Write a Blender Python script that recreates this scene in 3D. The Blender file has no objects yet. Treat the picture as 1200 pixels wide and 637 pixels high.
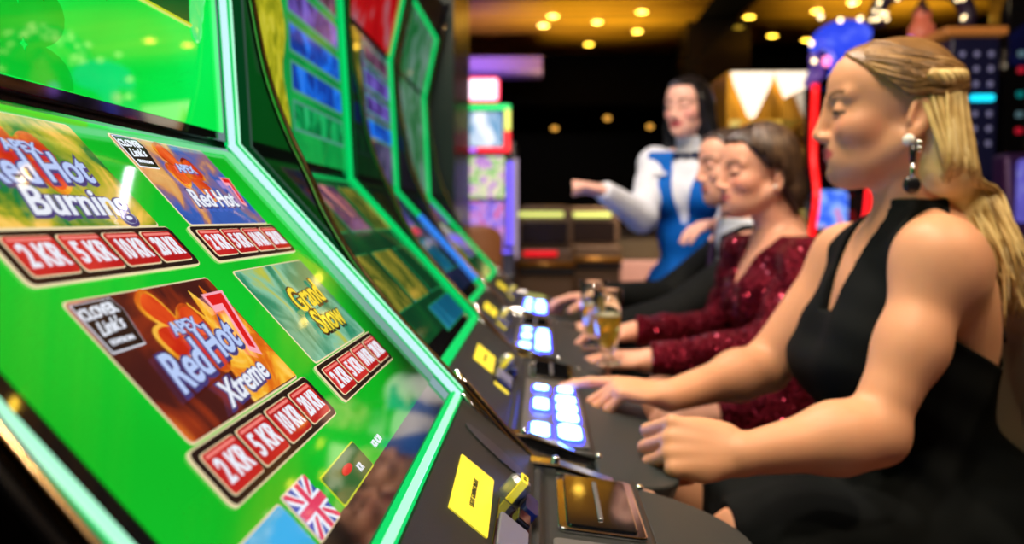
import bpy, math, random
import numpy as np
from mathutils import Vector, Matrix, noise
C = bpy.context.scene.collection
SC = bpy.context.scene
EYE = 1.15                     # camera height above the floor
F = 1000.0
_a = math.radians(90-3.63); _z = math.radians(2.0)
CR = (Matrix.Rotation(_z, 3, 'Z') @ Matrix.Rotation(_a, 3, 'X'))
def ray(x, y): return CR @ Vector(((x-600)/F, -(y-318.5)/F, -1.0))
def P(x, y, d):
    """world point at distance d down the room for a place measured in the photo"""
    r = ray(x, y); p = r*(d/r.y); return Vector((p.x, p.y, p.z+EYE))

# ------------------------------------------------------------------ materials
MATS = {}
def lin(c): return tuple((v/12.92 if v <= .04045 else ((v+.055)/1.055)**2.4) for v in c[:3])
def rgb(r, g, b): return lin((r/255, g/255, b/255))
def mat(name, col=(.5,.5,.5), rough=.5, metal=0., em=None, es=1., spec=.5, coat=0., nscale=0, namt=0., bump=0., bscale=60., sss=0., trans=0., ior=1.5, sheen=0., aniso=None):
    if name in MATS: return MATS[name]
    m = bpy.data.materials.new(name); m.use_nodes = True
    n = m.node_tree.nodes; l = m.node_tree.links; b = n['Principled BSDF']
    b.inputs['Base Color'].default_value = (*col, 1); b.inputs['Roughness'].default_value = rough
    b.inputs['Metallic'].default_value = metal; b.inputs['Specular IOR Level'].default_value = spec
    b.inputs['Coat Weight'].default_value = coat; b.inputs['Coat Roughness'].default_value = .03
    b.inputs['IOR'].default_value = ior
    if trans: b.inputs['Transmission Weight'].default_value = trans
    if sheen: b.inputs['Sheen Weight'].default_value = sheen
    if sss:
        b.inputs['Subsurface Weight'].default_value = sss
        b.inputs['Subsurface Radius'].default_value = (.012, .004, .002); b.inputs['Subsurface Scale'].default_value = 1.
    if em is not None:
        b.inputs['Emission Color'].default_value = (*em, 1); b.inputs['Emission Strength'].default_value = es
    if namt or bump:
        tc = n.new('ShaderNodeTexCoord')
    if namt:
        t = n.new('ShaderNodeTexNoise'); t.inputs['Scale'].default_value = nscale; t.inputs['Detail'].default_value = 4
        l.new(tc.outputs['Object'], t.inputs['Vector'])
        r = n.new('ShaderNodeMapRange'); r.inputs['To Min'].default_value = 1-namt; r.inputs['To Max'].default_value = 1+namt
        l.new(t.outputs['Fac'], r.inputs['Value'])
        x = n.new('ShaderNodeVectorMath'); x.operation = 'SCALE'
        x.inputs[0].default_value = col if em is None else em
        l.new(r.outputs['Result'], x.inputs['Scale'])
        l.new(x.outputs[0], b.inputs['Base Color' if em is None else 'Emission Color'])
    if bump:
        t = n.new('ShaderNodeTexNoise'); t.inputs['Scale'].default_value = bscale; t.inputs['Detail'].default_value = 3
        l.new(tc.outputs['Object'], t.inputs['Vector'])
        q = n.new('ShaderNodeBump'); q.inputs['Strength'].default_value = bump; q.inputs['Distance'].default_value = .004
        l.new(t.outputs['Fac'], q.inputs['Height']); l.new(q.outputs['Normal'], b.inputs['Normal'])
    MATS[name] = m; return m
def screen(name, em, es=1., rough=.05, **k):          # a lit display under glossy glass
    return mat(name, (.004,.004,.004), rough, 0, em, es, spec=.6, **k)
def picture(name, stops, scale=8., es=1., dist=1.5, stretch=(1,1,1), detail=3., rough=.05):
    """a lit picture made of procedural colour patches"""
    if name in MATS: return MATS[name]
    m = bpy.data.materials.new(name); m.use_nodes = True
    n = m.node_tree.nodes; l = m.node_tree.links; b = n['Principled BSDF']
    b.inputs['Base Color'].default_value = (.004,.004,.004,1); b.inputs['Roughness'].default_value = rough
    b.inputs['Specular IOR Level'].default_value = .6
    tc = n.new('ShaderNodeTexCoord'); mp = n.new('ShaderNodeMapping'); mp.inputs['Scale'].default_value = stretch
    t = n.new('ShaderNodeTexNoise'); t.inputs['Scale'].default_value = scale; t.inputs['Detail'].default_value = detail; t.inputs['Distortion'].default_value = dist
    r = n.new('ShaderNodeValToRGB'); e = r.color_ramp.elements
    while len(e) < len(stops): e.new(.5)
    for i, (p, c) in enumerate(stops): e[i].position = p; e[i].color = (*c, 1)
    l.new(tc.outputs['Object'], mp.inputs['Vector']); l.new(mp.outputs[0], t.inputs['Vector']); l.new(t.outputs['Fac'], r.inputs['Fac'])
    l.new(r.outputs['Color'], b.inputs['Emission Color']); b.inputs['Emission Strength'].default_value = es
    MATS[name] = m; return m

# ------------------------------------------------------------------ mesh builder
class MB:
    def __init__(s, M=None): s.v = []; s.f = []; s.m = []; s.M = M or Matrix()
    def add(s, vs, fs, mi=0, M=None):
        o = len(s.v); T = s.M if M is None else s.M @ M
        s.v += [tuple(T @ Vector(v)) for v in vs]; s.f += [tuple(i+o for i in f) for f in fs]; s.m += [mi]*len(fs)
    def box(s, c, d, mi=0, M=None):
        x, y, z = d[0]/2, d[1]/2, d[2]/2
        vs = [(c[0]+i*x, c[1]+j*y, c[2]+k*z) for i in (-1,1) for j in (-1,1) for k in (-1,1)]
        s.add(vs, [(0,1,3,2),(4,6,7,5),(0,4,5,1),(2,3,7,6),(0,2,6,4),(1,5,7,3)], mi, M)
    def bb(s, lo, hi, mi=0, M=None):
        s.box([(a+b)/2 for a, b in zip(lo, hi)], [abs(b-a) for a, b in zip(lo, hi)], mi, M)
    def prism(s, pts, h0, h1, ax='z', mi=0, M=None):
        """closed outline pts in the plane across axis ax, from h0 to h1"""
        n = len(pts)
        def w(p, h): return {'z': (p[0],p[1],h), 'y': (p[0],h,p[1]), 'x': (h,p[0],p[1])}[ax]
        vs = [w(p, h0) for p in pts]+[w(p, h1) for p in pts]
        s.add(vs, [tuple(range(n))[::-1], tuple(range(n, 2*n))]+[(i, (i+1)%n, n+(i+1)%n, n+i) for i in range(n)], mi, M)
    def tube(s, pts, r, n=8, mi=0, closed=False, M=None, flat=1., up=None):
        pts = [Vector(p) for p in pts]; N = len(pts); rs = r if isinstance(r, (list, tuple)) else [r]*N
        vs = []; fr = None
        for i, p in enumerate(pts):
            if closed: t = pts[(i+1)%N]-pts[i-1]
            else: t = pts[min(i+1,N-1)]-pts[max(i-1,0)]
            t.normalize()
            if fr is None:
                u = Vector(up) if up else (Vector((0,0,1)) if abs(t.z) < .9 else Vector((1,0,0)))
            else: u = fr
            a = t.cross(u)
            if a.length < 1e-5: a = t.orthogonal()
            a.normalize(); b = a.cross(t).normalized(); fr = b
            for k in range(n):
                g = 2*math.pi*k/n; vs.append(tuple(p + a*math.cos(g)*rs[i] + b*math.sin(g)*rs[i]*flat))
        fs = []
        for i in range(N if closed else N-1):
            for k in range(n):
                j = (i+1)%N; fs.append((i*n+k, i*n+(k+1)%n, j*n+(k+1)%n, j*n+k))
        if not closed: fs += [tuple(range(n))[::-1], tuple((N-1)*n+k for k in range(n))]
        s.add(vs, fs, mi, M)
    def lathe(s, prof, n=24, c=(0,0,0), mi=0, M=None):
        vs = []; fs = []
        for (r, z) in prof:
            for k in range(n):
                g = 2*math.pi*k/n; vs.append((c[0]+r*math.cos(g), c[1]+r*math.sin(g), c[2]+z))
        m = len(prof)
        for i in range(m-1):
            for k in range(n): fs.append((i*n+k, i*n+(k+1)%n, (i+1)*n+(k+1)%n, (i+1)*n+k))
        fs += [tuple(range(n))[::-1], tuple((m-1)*n+k for k in range(n))]
        s.add(vs, fs, mi, M)
    def ball(s, c, r, mi=0, nu=14, nv=9, M=None):
        r = (r,r,r) if not hasattr(r, '__len__') else r
        vs = [(c[0], c[1], c[2]+r[2])]
        for j in range(1, nv):
            t = math.pi*j/nv
            for i in range(nu):
                g = 2*math.pi*i/nu; vs.append((c[0]+r[0]*math.sin(t)*math.cos(g), c[1]+r[1]*math.sin(t)*math.sin(g), c[2]+r[2]*math.cos(t)))
        vs.append((c[0], c[1], c[2]-r[2])); fs = []
        for i in range(nu): fs.append((0, 1+i, 1+(i+1)%nu))
        for j in range(nv-2):
            for i in range(nu): fs.append((1+j*nu+i, 1+(j+1)*nu+i, 1+(j+1)*nu+(i+1)%nu, 1+j*nu+(i+1)%nu))
        q = len(vs)-1
        for i in range(nu): fs.append((q, 1+(nv-2)*nu+(i+1)%nu, 1+(nv-2)*nu+i))
        s.add(vs, fs, mi, M)
    def rrect(s, u0, v0, u1, v1, rad, h0, h1, mi=0, M=None):
        s.prism(rr(u0, v0, u1, v1, rad), h0, h1, 'z', mi, M)
    def text(s, body, size, at, h, mi=0, shear=0., off=0., M=None, rot=0., sx=1., align='CENTER', ext=.0002):
        cu = bpy.data.curves.new('t', 'FONT'); cu.body = body; cu.size = size; cu.shear = shear; cu.offset = off*size
        cu.align_x = align; cu.align_y = 'CENTER'; cu.extrude = ext; cu.resolution_u = 3
        ob = bpy.data.objects.new('t', cu); C.objects.link(ob)
        bpy.context.view_layer.update()
        me = bpy.data.meshes.new_from_object(ob)
        T = Matrix.Translation((at[0], at[1], h)) @ Matrix.Rotation(rot, 4, 'Z') @ Matrix.Diagonal((sx, 1, 1, 1))
        s.add([T @ v.co for v in me.vertices], [tuple(p.vertices) for p in me.polygons], mi, M)
        bpy.data.objects.remove(ob); bpy.data.meshes.remove(me); bpy.data.curves.remove(cu)
    def build(s, name, mats, parent=None, smooth=False, bevel=0., seg=2, auto=None):
        me = bpy.data.meshes.new(name); me.from_pydata(s.v, [], s.f)
        if not isinstance(mats, (list, tuple)): mats = [mats]
        for m in mats: me.materials.append(m)
        me.polygons.foreach_set('material_index', s.m)
        if smooth: me.polygons.foreach_set('use_smooth', [True]*len(s.f))
        me.update()
        o = bpy.data.objects.new(name, me); C.objects.link(o); o.parent = parent
        if bevel:
            b = o.modifiers.new('bevel', 'BEVEL'); b.width = bevel; b.segments = seg; b.limit_method = 'ANGLE'; b.angle_limit = math.radians(40)
        if auto: 
            me.polygons.foreach_set('use_smooth', [True]*len(s.f)); me.set_sharp_from_angle(angle=math.radians(auto))
        return o
def rr(u0, v0, u1, v1, rad, n=5):
    pts = []
    for cx, cy, a0 in ((u1-rad, v1-rad, 0), (u0+rad, v1-rad, 90), (u0+rad, v0+rad, 180), (u1-rad, v0+rad, 270)):
        for k in range(n+1):
            g = math.radians(a0+90*k/n); pts.append((cx+rad*math.cos(g), cy+rad*math.sin(g)))
    return pts
def thing(name, label, cat, loc=(0,0,0), group=None, rz=0):
    o = bpy.data.objects.new(name, None); C.objects.link(o); o.location = loc; o.rotation_euler.z = rz
    o.empty_display_size = .1; return tag(o, label, cat, group)
def tag(o, label, cat, group=None):
    o['label'] = label; o['category'] = cat
    if group: o['group'] = group
    return o
def struct(o): o['kind'] = 'structure'; return o
def smooth_path(pts, n=6):
    """Catmull-Rom through the points"""
    pts = [Vector(p) for p in pts]; out = []
    for i in range(len(pts)-1):
        p0 = pts[max(i-1,0)]; p1 = pts[i]; p2 = pts[i+1]; p3 = pts[min(i+2, len(pts)-1)]
        for k in range(n):
            t = k/n
            out.append(.5*((2*p1)+(p2-p0)*t+(2*p0-5*p1+4*p2-p3)*t*t+(3*p1-p0-3*p2+p3)*t**3))
    out.append(pts[-1]); return out
# ------------------------------------------------------------------ slot machines
blackg = mat('gloss_black', (.006,.006,.007), .06, spec=.6, coat=.5)
blackm = mat('satin_black', (.012,.012,.014), .35)
greyp = mat('dark_grey_plastic', (.015,.017,.016), .42, bump=.15, bscale=900)
greyd = mat('wrist_rest_plastic', (.020,.027,.028), .45, bump=.2, bscale=700)
chrome = mat('chrome', (.75,.75,.78), .12, 1.)
goldm = mat('brass_trim', (.55,.38,.2), .15, 1.)
silver = mat('brushed_silver', (.33,.34,.36), .32, .8)
led_g = mat('led_green', (.0,.1,.02), .7, spec=.05, em=(.0,.62,.13), es=1.)
led_c = mat('led_green_core', (.0,.1,.04), .3, em=(.48,1.,.72), es=1.)
led_w = mat('led_pale_blue_core', (.0,.1,.04), .3, em=(.62,.9,1.), es=1.)
led_b = mat('led_blue', (.0,.02,.1), .3, em=(.03,.25,.95), es=1.)
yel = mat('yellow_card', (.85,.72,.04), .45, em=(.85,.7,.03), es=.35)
yelp = mat('yellow_print', (.03,.03,.01), .5)
blue_sticker = mat('dark_blue_plastic', (.01,.02,.09), .25)
paper = mat('grey_label', (.16,.16,.22), .4)
btn = mat('button_white_glow', (.6,.7,.9), .2, em=(.12,.36,1.), es=14.)
btnb = mat('button_blue_ring', (.02,.05,.5), .2, em=(.006,.012,1.), es=13.)
lampw = mat('chrome_bolt', (.9,.9,.95), .1, 1.)

# front outline of the cabinet, x towards the player, z up (metres above floor)
B_ = (-.088, EYE-.194); V_ = (-.331, EYE+.075); K_ = (-.347, EYE+.427); T_ = (-.300, EYE+.636)
PA = math.radians(40)
D0 = (B_[0]+.108*math.cos(PA), B_[1]-.108*math.sin(PA))     # foot of the ticket panel
def plane(o, dirv):                                        # matrix: x along +Y (player's right), y up the panel, z out of it
    up = Vector((dirv[0], 0, dirv[1])).normalized(); u = Vector((0,1,0)); n = u.cross(up)
    return Matrix(((u.x, up.x, n.x, o[0]), (u.y, up.y, n.y, 0), (u.z, up.z, n.z, o[1]), (0,0,0,1)))
ML = plane((V_[0]-.0008, V_[1]-.0007), (V_[0]-B_[0], V_[1]-B_[1]))                  # lower display, y negative downwards
MU = plane(V_, (K_[0]-V_[0], K_[1]-V_[1]))
MT = plane(K_, (T_[0]-K_[0], T_[1]-K_[1]))
MP = plane(B_, (B_[0]-D0[0], B_[1]-D0[1]))                  # ticket panel
LL = math.dist(B_, V_); LU = math.dist(V_, K_); LT = math.dist(K_, T_)
wing = [(-.262, EYE+.72), (-.286, EYE+.64), (-.318, EYE+.50), (-.334, EYE+.41), (-.328, EYE+.31), (-.314, EYE+.235), (-.300, EYE+.16), (-.280, EYE+.10),
        (-.252, EYE+.04), (-.236, EYE+.003), (-.206, EYE-.048), (-.168, EYE-.098), (-.136, EYE-.135), (-.088, EYE-.186), (-.030, EYE-.252), (.016, EYE-.290), (.095, EYE-.312)]
wing = [(p.x, p.z) for p in smooth_path([(a, 0, b) for a, b in wing], 4)]

green_bg = picture('green_game_background', [(0, rgb(0,120,20)), (.4, rgb(0,165,25)), (.6, rgb(0,190,40)), (1, rgb(20,215,60))], 3., 1.05, 2., rough=.04)
green_up = picture('green_clover_background', [(0, rgb(0,190,45)), (.42, rgb(0,220,60)), (.6, rgb(0,240,85)), (1, rgb(60,255,120))], 2.4, 1.05, 1., rough=.03)
leafm = picture('clover_leaf_green', [(0, rgb(0,150,25)), (.5, rgb(0,188,35)), (1, rgb(20,220,70))], 5., 1., 1., rough=.03)
veinm = screen('clover_vein_green', rgb(70,250,130), 1.)
fire = picture('fire_picture', [(0, rgb(70,8,8)), (.36, rgb(120,20,8)), (.5, rgb(205,80,20)), (.62, rgb(245,170,40)), (1, rgb(255,235,120))], 16., 1., 1.6)
fire2 = picture('ember_picture', [(0, rgb(30,12,16)), (.45, rgb(75,25,20)), (.6, rgb(150,50,20)), (.75, rgb(230,120,40)), (1, rgb(250,200,90))], 15., 1., 1.2)
firegreen = picture('green_fire_picture', [(0, rgb(0,70,20)), (.4, rgb(10,120,40)), (.52, rgb(170,170,40)), (.64, rgb(250,200,90)), (1, rgb(255,240,150))], 14., 1., 1.4)
fireblue = picture('blue_fire_picture', [(0, rgb(20,40,120)), (.42, rgb(60,100,190)), (.54, rgb(150,110,130)), (.62, rgb(230,160,90)), (1, rgb(250,220,140))], 14., .9, 1.4)
cash = picture('cash_picture', [(0, rgb(10,90,60)), (.4, rgb(50,150,110)), (.55, rgb(140,205,170)), (.66, rgb(190,200,80)), (1, rgb(240,225,70))], 17., .9, 1.2)
petal = picture('red_petal', [(0, rgb(110,10,5)), (.4, rgb(200,40,15)), (.6, rgb(235,90,30)), (1, rgb(255,170,90))], 22., 1., .6)
flame = picture('flame_picture', [(0, rgb(150,40,5)), (.40, rgb(225,110,20)), (.52, rgb(250,185,50)), (.7, rgb(255,235,130)), (1, rgb(255,250,200))], 20., 1., 2.)
goldtext = screen('lettering_gold', rgb(240,215,60), 1.)
scrblk = screen('display_black', rgb(38,22,18), 1.)
cream = screen('tile_rim_cream', rgb(235,215,170), 1.)
redk = picture('red_price_key', [(0, rgb(140,12,15)), (.5, rgb(190,25,28)), (1, rgb(235,70,60))], 14., 1., .3, (1,1,1), 1.)
keyhi = screen('key_highlight', rgb(240,130,120), 1.)
white = screen('lettering_white', rgb(235,240,250), 1.)
lilac = screen('lettering_ice_blue', rgb(185,205,248), 1.)
navy = screen('lettering_dark_outline', rgb(70,60,120), 1.)
redl = screen('lettering_red', rgb(220,25,25), 1.)
pink = screen('lettering_pink', rgb(250,170,185), 1.)
fblue = screen('flag_blue', rgb(45,75,170), 1.)
fred = screen('flag_red', rgb(225,60,95), 1.)
sky = screen('info_tile_blue', rgb(60,175,220), 1.)
yline = screen('yellow_line', rgb(200,215,40), 1.)
darkgreen = screen('dark_green_tile', rgb(12,95,35), 1.)

def mesh_on(M, layers, name, mats, parent):
    m = MB(M)
    for fn in layers: fn(m)
    return m.build(name, mats, parent)
def petals(m, cx, cy, s, h, mi, n=4, a0=45, fat=0.):
    for i in range(n):
        g = math.radians(a0+360/n*i+(8 if i%2 else -8))
        pts = []
        for k in range(15):
            t = k/14*math.pi; w = s*(.46+fat)*abs(math.sin(t))**.7*(.55+.45*(1-math.cos(t))/2); r = s*(.08-fat+(.92+fat*2)*(1-math.cos(t))/2)
            pts.append((r, w))
        pts = pts + [(r, -w) for r, w in pts[::-1][1:-1]]
        c, sn = math.cos(g), math.sin(g)
        m.prism([(cx+r*c-w*sn, cy+r*sn+w*c) for r, w in pts], h, h+.0004, 'z', mi)
def word(m, t, size, at, h, face, edge, shear=.25, rot=0., sx=1., w=.05):
    m.text(t, size, at, h, edge, shear, w*1.6, rot=rot, sx=sx, ext=.0001)
    m.text(t, size, (at[0]-size*.012, at[1]+size*.02), h+.0005, face, shear, w*.35, rot=rot, sx=sx, ext=.0001)
def game_tile(par, M, u0, v0, kind):
    """picture tile of one game, u0 its near edge, v0 its upper edge (v counts down)"""
    u1, v1 = u0+.176, v0+.092; y0, y1 = -v1, -v0; cx = (u0+u1)/2
    bg = {'hot': fire2, 'burn': firegreen, 'blue': fireblue, 'cash': cash}[kind]
    m = MB(M); mats = [cream, bg, petal, lilac, navy, redl, white, fire, scrblk, yline, pink, flame, goldtext]
    m.rrect(u0, y0, u1, y1, .004, .0, .0012, 0); m.rrect(u0+.0012, y0+.0012, u1-.0012, y1-.0012, .004, .0, .0016, 1)
    if kind in ('hot', 'burn', 'blue'):
        if kind == 'hot':   # flames behind the seven
            pts = [(u1-.085, y0+.002), (u1-.075, y0+.04), (u1-.068, y0+.03), (u1-.06, y1-.016), (u1-.052, y1-.03), (u1-.044, y1-.008), (u1-.034, y1-.026), (u1-.024, y1-.006), (u1-.016, y1-.03), (u1-.004, y1-.018), (u1-.002, y0+.002)]
            m.prism(pts, .0016, .0019, 'z', 11)
        petals(m, cx-.004, y1-.034, .033, .0018, 7, 4, 20, .04); petals(m, cx-.004, y1-.034, .033, .0021, 2, 4, 20, -.06)
        petals(m, cx-.004, y1-.034, .012, .0027, 7, 4, 60)
        word(m, 'APEX', .0125, (cx-.002, y0+.060), .0031, 3, 4, 0, 0, 1.15)
    if kind == 'hot':
        word(m, 'Red', .034, (u0+.050, y0+.036), .0034, 3, 4, .3, .10, .95); word(m, 'Hot', .034, (u0+.108, y0+.044), .0034, 3, 4, .3, .10, .95)
        word(m, 'Xtreme', .0225, (u0+.096, y0+.0145), .0034, 6, 4, .3, .08, 1.05)
        word(m, '7', .062, (u1-.026, y0+.050), .0036, 5, 10, .1, 0, .9, .045)
    if kind == 'burn':
        word(m, 'Red', .034, (u0+.050, y0+.040), .0034, 3, 4, .3, .04, .95); word(m, 'Hot', .034, (u0+.110, y0+.044), .0034, 3, 4, .3, .04, .95)
        word(m, 'Burning', .030, (u0+.092, y0+.0165), .0034, 6, 4, .3, 0, 1.15)
    if kind == 'blue':
        word(m, 'Red Hot', .026, (u0+.086, y0+.026), .0034, 6, 4, .3, .02, 1.05); word(m, '7', .042, (u1-.020, y0+.036), .0036, 5, 10, .1, 0, .9, .045)
    if kind == 'cash':
        word(m, 'Grand', .034, (cx+.01, y0+.052), .0034, 12, 8, .2, .05, 1.0); word(m, 'Show', .032, (cx+.014, y0+.026), .0034, 12, 8, .2, 0, 1.1)
    if kind in ('hot', 'blue'):     # corner ribbon
        a = [(u0+.003, y1-.003), (u0+.041, y1-.003), (u0+.044, y1-.012), (u0+.036, y1-.034), (u0+.003, y1-.034)]
        m.prism(a, .0018, .0022, 'z', 6); b = [(u0+.0034, y1-.0036), (u0+.0403, y1-.0036), (u0+.0433, y1-.012), (u0+.0355, y1-.0333), (u0+.0034, y1-.0333)]
        m.prism(b, .0018, .0024, 'z', 8)
        m.text('CLOVER', .0095, (u0+.0205, y1-.0100), .0026, 6, 0, .02, rot=.05); m.text("Link's", .0115, (u0+.019, y1-.0195), .0026, 6, .5, .01, rot=.08); m.text('EDITION', .0042, (u0+.019, y1-.0285), .0026, 6, 0, .01, sx=1.4)
    return m.build('game_tile', mats, par)
def price_bar(par, M, u0, v0):
    u1, v1 = u0+.196, v0+.035; y0, y1 = -v1, -v0
    m = MB(M); mats = [cream, scrblk, redk, white, keyhi]
    m.rrect(u0, y0, u1, y1, .0055, 0, .0022, 0); m.rrect(u0+.001, y0+.001, u1-.001, y1-.001, .005, 0, .0026, 1)
    for i, t in enumerate(('2 KR', '5 KR', '10 KR', '20 KR')):
        a = u0+.0065+i*.0463; b = a+.0425
        m.rrect(a, y0+.0045, b, y1-.0045, .003, 0, .0030, 0); m.rrect(a+.0007, y0+.0052, b-.0007, y1-.0052, .003, 0, .0034, 2)
        m.rrect(a+.003, y1-.0085, b-.003, y1-.0066, .0009, 0, .0036, 4)
        m.text(t, .0205, ((a+b)/2, (y0+y1)/2-.001), .0038, 3, 0, .022, sx=.80 if i < 2 else .64)
    return m.build('price_bar', mats, par)
def union_flag(par, M, u0, y0, u1, y1):
    m = MB(M); w, h = u1-u0, y1-y0; cx, cy = (u0+u1)/2, (y0+y1)/2
    m.rrect(u0-.001, y0-.001, u1+.001, y1+.001, .002, 0, .0014, 3); m.rrect(u0, y0, u1, y1, .001, 0, .0018, 0)
    def diag(t, h0, mi):
        for s in (1,-1):
            for e in (-1, 1):
                dx, dy = w*t, h*t
                a = [(cx, cy-dy*.9), (cx, cy+dy*.9), (cx+e*(w/2-dx*0), cy+s*(h/2)), (cx+e*(w/2), cy+s*(h/2-dy))]
                a = [(cx+e*w/2, cy+s*h/2), (cx+e*(w/2-dx), cy+s*h/2), (cx, cy+s*dy*.5*0+s*dy*.55), (cx-e*0, cy-s*dy*.55), (cx+e*w/2, cy+s*(h/2-dy))]
                m.prism(a, .0018, h0, 'z', mi)
    diag(.17, .0021, 1); diag(.075, .0024, 2)
    m.bb((cx-w*.13, y0, .0018), (cx+w*.13, y1, .0027), 1); m.bb((u0, cy-h*.15, .0018), (u1, cy+h*.15, .0027), 1)
    m.bb((cx-w*.075, y0, .0018), (cx+w*.075, y1, .0030), 2); m.bb((u0, cy-h*.09, .0018), (u1, cy+h*.09, .0030), 2)
    return m.build('language_flag', [fblue, white, fred, cream], par)

def led_line(par, name, pts, w, mat_, core=None, t=.006):
    m = MB(); m.tube(pts, w, 8, 0, up=(0,1,0)); m.build(name, mat_, par, smooth=True)
def slot_machine(i, dx, label, dyn=0.):
    yc = .605+.72*i
    t = thing('slot_machine', label, 'slot machine', (dx, yc, 0), 'slot machines in the row')
    hw = .31
    # cabinet body behind the displays
    body = [(B_[0]-.012, B_[1]-.012), (V_[0]-.012, V_[1]), (K_[0]-.012, K_[1]), (T_[0]-.012, T_[1]), (-.27, EYE+.74), (-.62, EYE+.74), (-.70, EYE+.2), (-.74, .0), (-.12, .0), (-.12, .10), (-.05, .14), (-.03, EYE-.40), (.03, EYE-.36), (-.01, EYE-.278), (D0[0]-.004, D0[1]-.012)]
    m = MB(); m.prism(body, -.3224, hw, 'y'); m.build('cabinet', blackm, t, bevel=.004)
    for s in (-1, 1):
        y0, y1 = (.3125, .3325) if s > 0 else (-.3225, -.3345)
        ym = (y0+y1)/2
        side = wing + [(.075, EYE-.345), (.0, EYE-.42), (-.02, .12), (-.10, .0), (-.75, 0), (-.72, EYE+.2), (-.64, EYE+.76), (-.25, EYE+.76)]
        m = MB(); m.prism(side, min(y0,y1), max(y0,y1), 'y'); sp = m.build('side_panel', blackg, t, bevel=.003)
        m = MB(); path = [(p[0]+.002, ym-s*(.007 if s > 0 else .003), p[1]+.001) for p in wing[2:]]
        m.tube(path, .0042, 8, 0, up=(0,1,0)); m.build('edge_trim', goldm, sp, smooth=True)
        m = MB(); m.tube([(p[0]+.004, ym, p[1]+.003) for p in wing if p[1] < EYE-.16], .0055, 8, 0, up=(0,1,0)); m.tube([(p[0]+.001, s*.3225-s*.013, p[1]-.004) for p in wing if p[1] < EYE-.18], .0022, 6, 0, up=(0,1,0)); m.build('deck_edge_trim', chrome, sp, smooth=True)
    # lower display
    m = MB(ML); m.bb((-.322, -LL+.002, -.008), (.2985, -.003, .0)); fr = m.build('lower_display', blackg, t, bevel=.001)
    m = MB(ML); m.bb((-.283, -.325, -.002), (.284, -.009, .0008))
    if i == 0:
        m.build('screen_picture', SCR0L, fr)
        for (u, v, k) in ((.393,.155,"hot"), (.618,.154,"cash"), (.393,.017,"burn"), (.620,.017,"blue"), (.345-.176+.003,.155,'blue'), (.345-.176+.003,.017,'hot')):
            if u < .3: continue
            game_tile(fr, ML, u-yc, v, k); price_bar(fr, ML, u-yc-.012, v+.093)
        union_flag(fr, ML, .426-yc, -.325, .4645-yc, -.295)
        m = MB(ML); m.rrect(.479-yc, -.3255, .563-yc, -.303, .002, .0, .0012, 0); m.rrect(.4800-yc, -.3245, .562-yc, -.304, .002, 0, .0015, 1)
        m.prism([(.520-yc+.011*math.cos(a/12*2*math.pi), -.3125+.0028*math.sin(a/12*2*math.pi)) for a in range(12)], 0, .0019, 'z', 2)
        m.text('KR', .008, (.540-yc, -.3185), .0018, 3)
        m.build('line_window', [yline, darkgreen, redl, white], fr)
        m = MB(ML); m.rrect(.348-yc, -.338, .419-yc, -.295, .003, 0, .0014, 0); m.rrect(.349-yc, -.337, .418-yc, -.296, .003, 0, .0018, 1); m.text('SETTINGS', .0125, (.385-yc, -.331), .002, 2, 0, .02)
        m.build('settings_tile', [cream, sky, navy], fr)
        m = MB(ML); m.text('KR 0,20', .0075, (.602-yc, -.317), .0012, 0, 0, .02); m.build('credit_text', white, fr)
    else:
        m.build('screen_picture', SCRL[i], fr)
        for k, (u, v, w, h, mm) in enumerate(LOWTILES[i]):
            q = MB(ML); q.rrect(u, -v-h, u+w, -v, .004, 0, .0014, 0); q.rrect(u+.002, -v-h+.002, u+w-.002, -v-.002, .004, 0, .0018, 1)
            q.build('game_tile', [tilerim, mm], fr)
    # upper display
    m = MB(MU); m.bb((-.322, .004, -.008), (.2985, LU-.002, 0)); fr = m.build('upper_display', blackg, t, bevel=.001)
    m = MB(MU); m.bb((-.283, .013, -.002), (.278, LU-.004, .0008)); m.build('screen_picture', SCRU[i], fr)
    UPPER(i, fr, yc)
    # top display
    m = MB(MT); m.bb((-.322, .004, -.008), (.2985, LT-.002, 0)); fr = m.build('top_display', blackg, t, bevel=.001)
    m = MB(MT); m.bb((-.285, .010, -.002), (.285, LT-.012, .0008)); m.build('screen_picture', SCRT[i], fr)
    # light strips
    def strip(y0, y1, hgt, core=None, mat0=led_g):
        m = MB()
        for Mx, l0, l1 in ((ML, -LL+.004, .0), (MU, .0, LU), (MT, .0, LT-.002)):
            m.bb((y0, l0, -.003), (y1, l1, hgt), 0, Mx)
            if core: m.bb((core[0], l0+.001, hgt-.001), (core[1], l1, hgt+.0012), 1, Mx)
        if core and y0 > 0:
            for Mx, l0, l1 in ((ML, -LL+.004, .0), (MU, .0, LU), (MT, .0, LT-.002)): m.bb((y0-.0008, l0, .0015), (y0+.001, l1, hgt-.002), 2, Mx)
        return m.build('light_strip', [mat0, led_c, led_w], t, bevel=.001)
    strip(.2885, .2985, .011 if i == 0 else .008, (.291, .2965) if i == 0 else None)
    strip(-.3105, -.2985, .003, (-.3085, -.3005) if i == 0 else None)
    if i == 2:
        m = MB(ML); m.bb((.2875, -LL*.90, -.002), (.2995, -LL*.26, .0095)); m.build('light_strip', led_b, t, bevel=.001)
    m = MB(ML); m.bb((-.295, -LL-.001, -.004), (.297, -LL+.012, .005), 0)
    if i == 0: m.bb((-.286, -LL+.002, .004), (.290, -LL+.009, .0062), 1)
    m.build('light_strip', [led_g, led_c], t, bevel=.002)
    m = MB(MT); m.bb((-.297, LT-.009, -.004), (.297, LT+.003, .006), 0); m.build('light_strip', led_g, t, bevel=.002)
    # ticket panel
    m = MB(MP); m.bb((-.3095, -.106, -.02), (.3095, -.002, 0)); tp = m.build('ticket_panel', greyp, t, bevel=.002)
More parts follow.
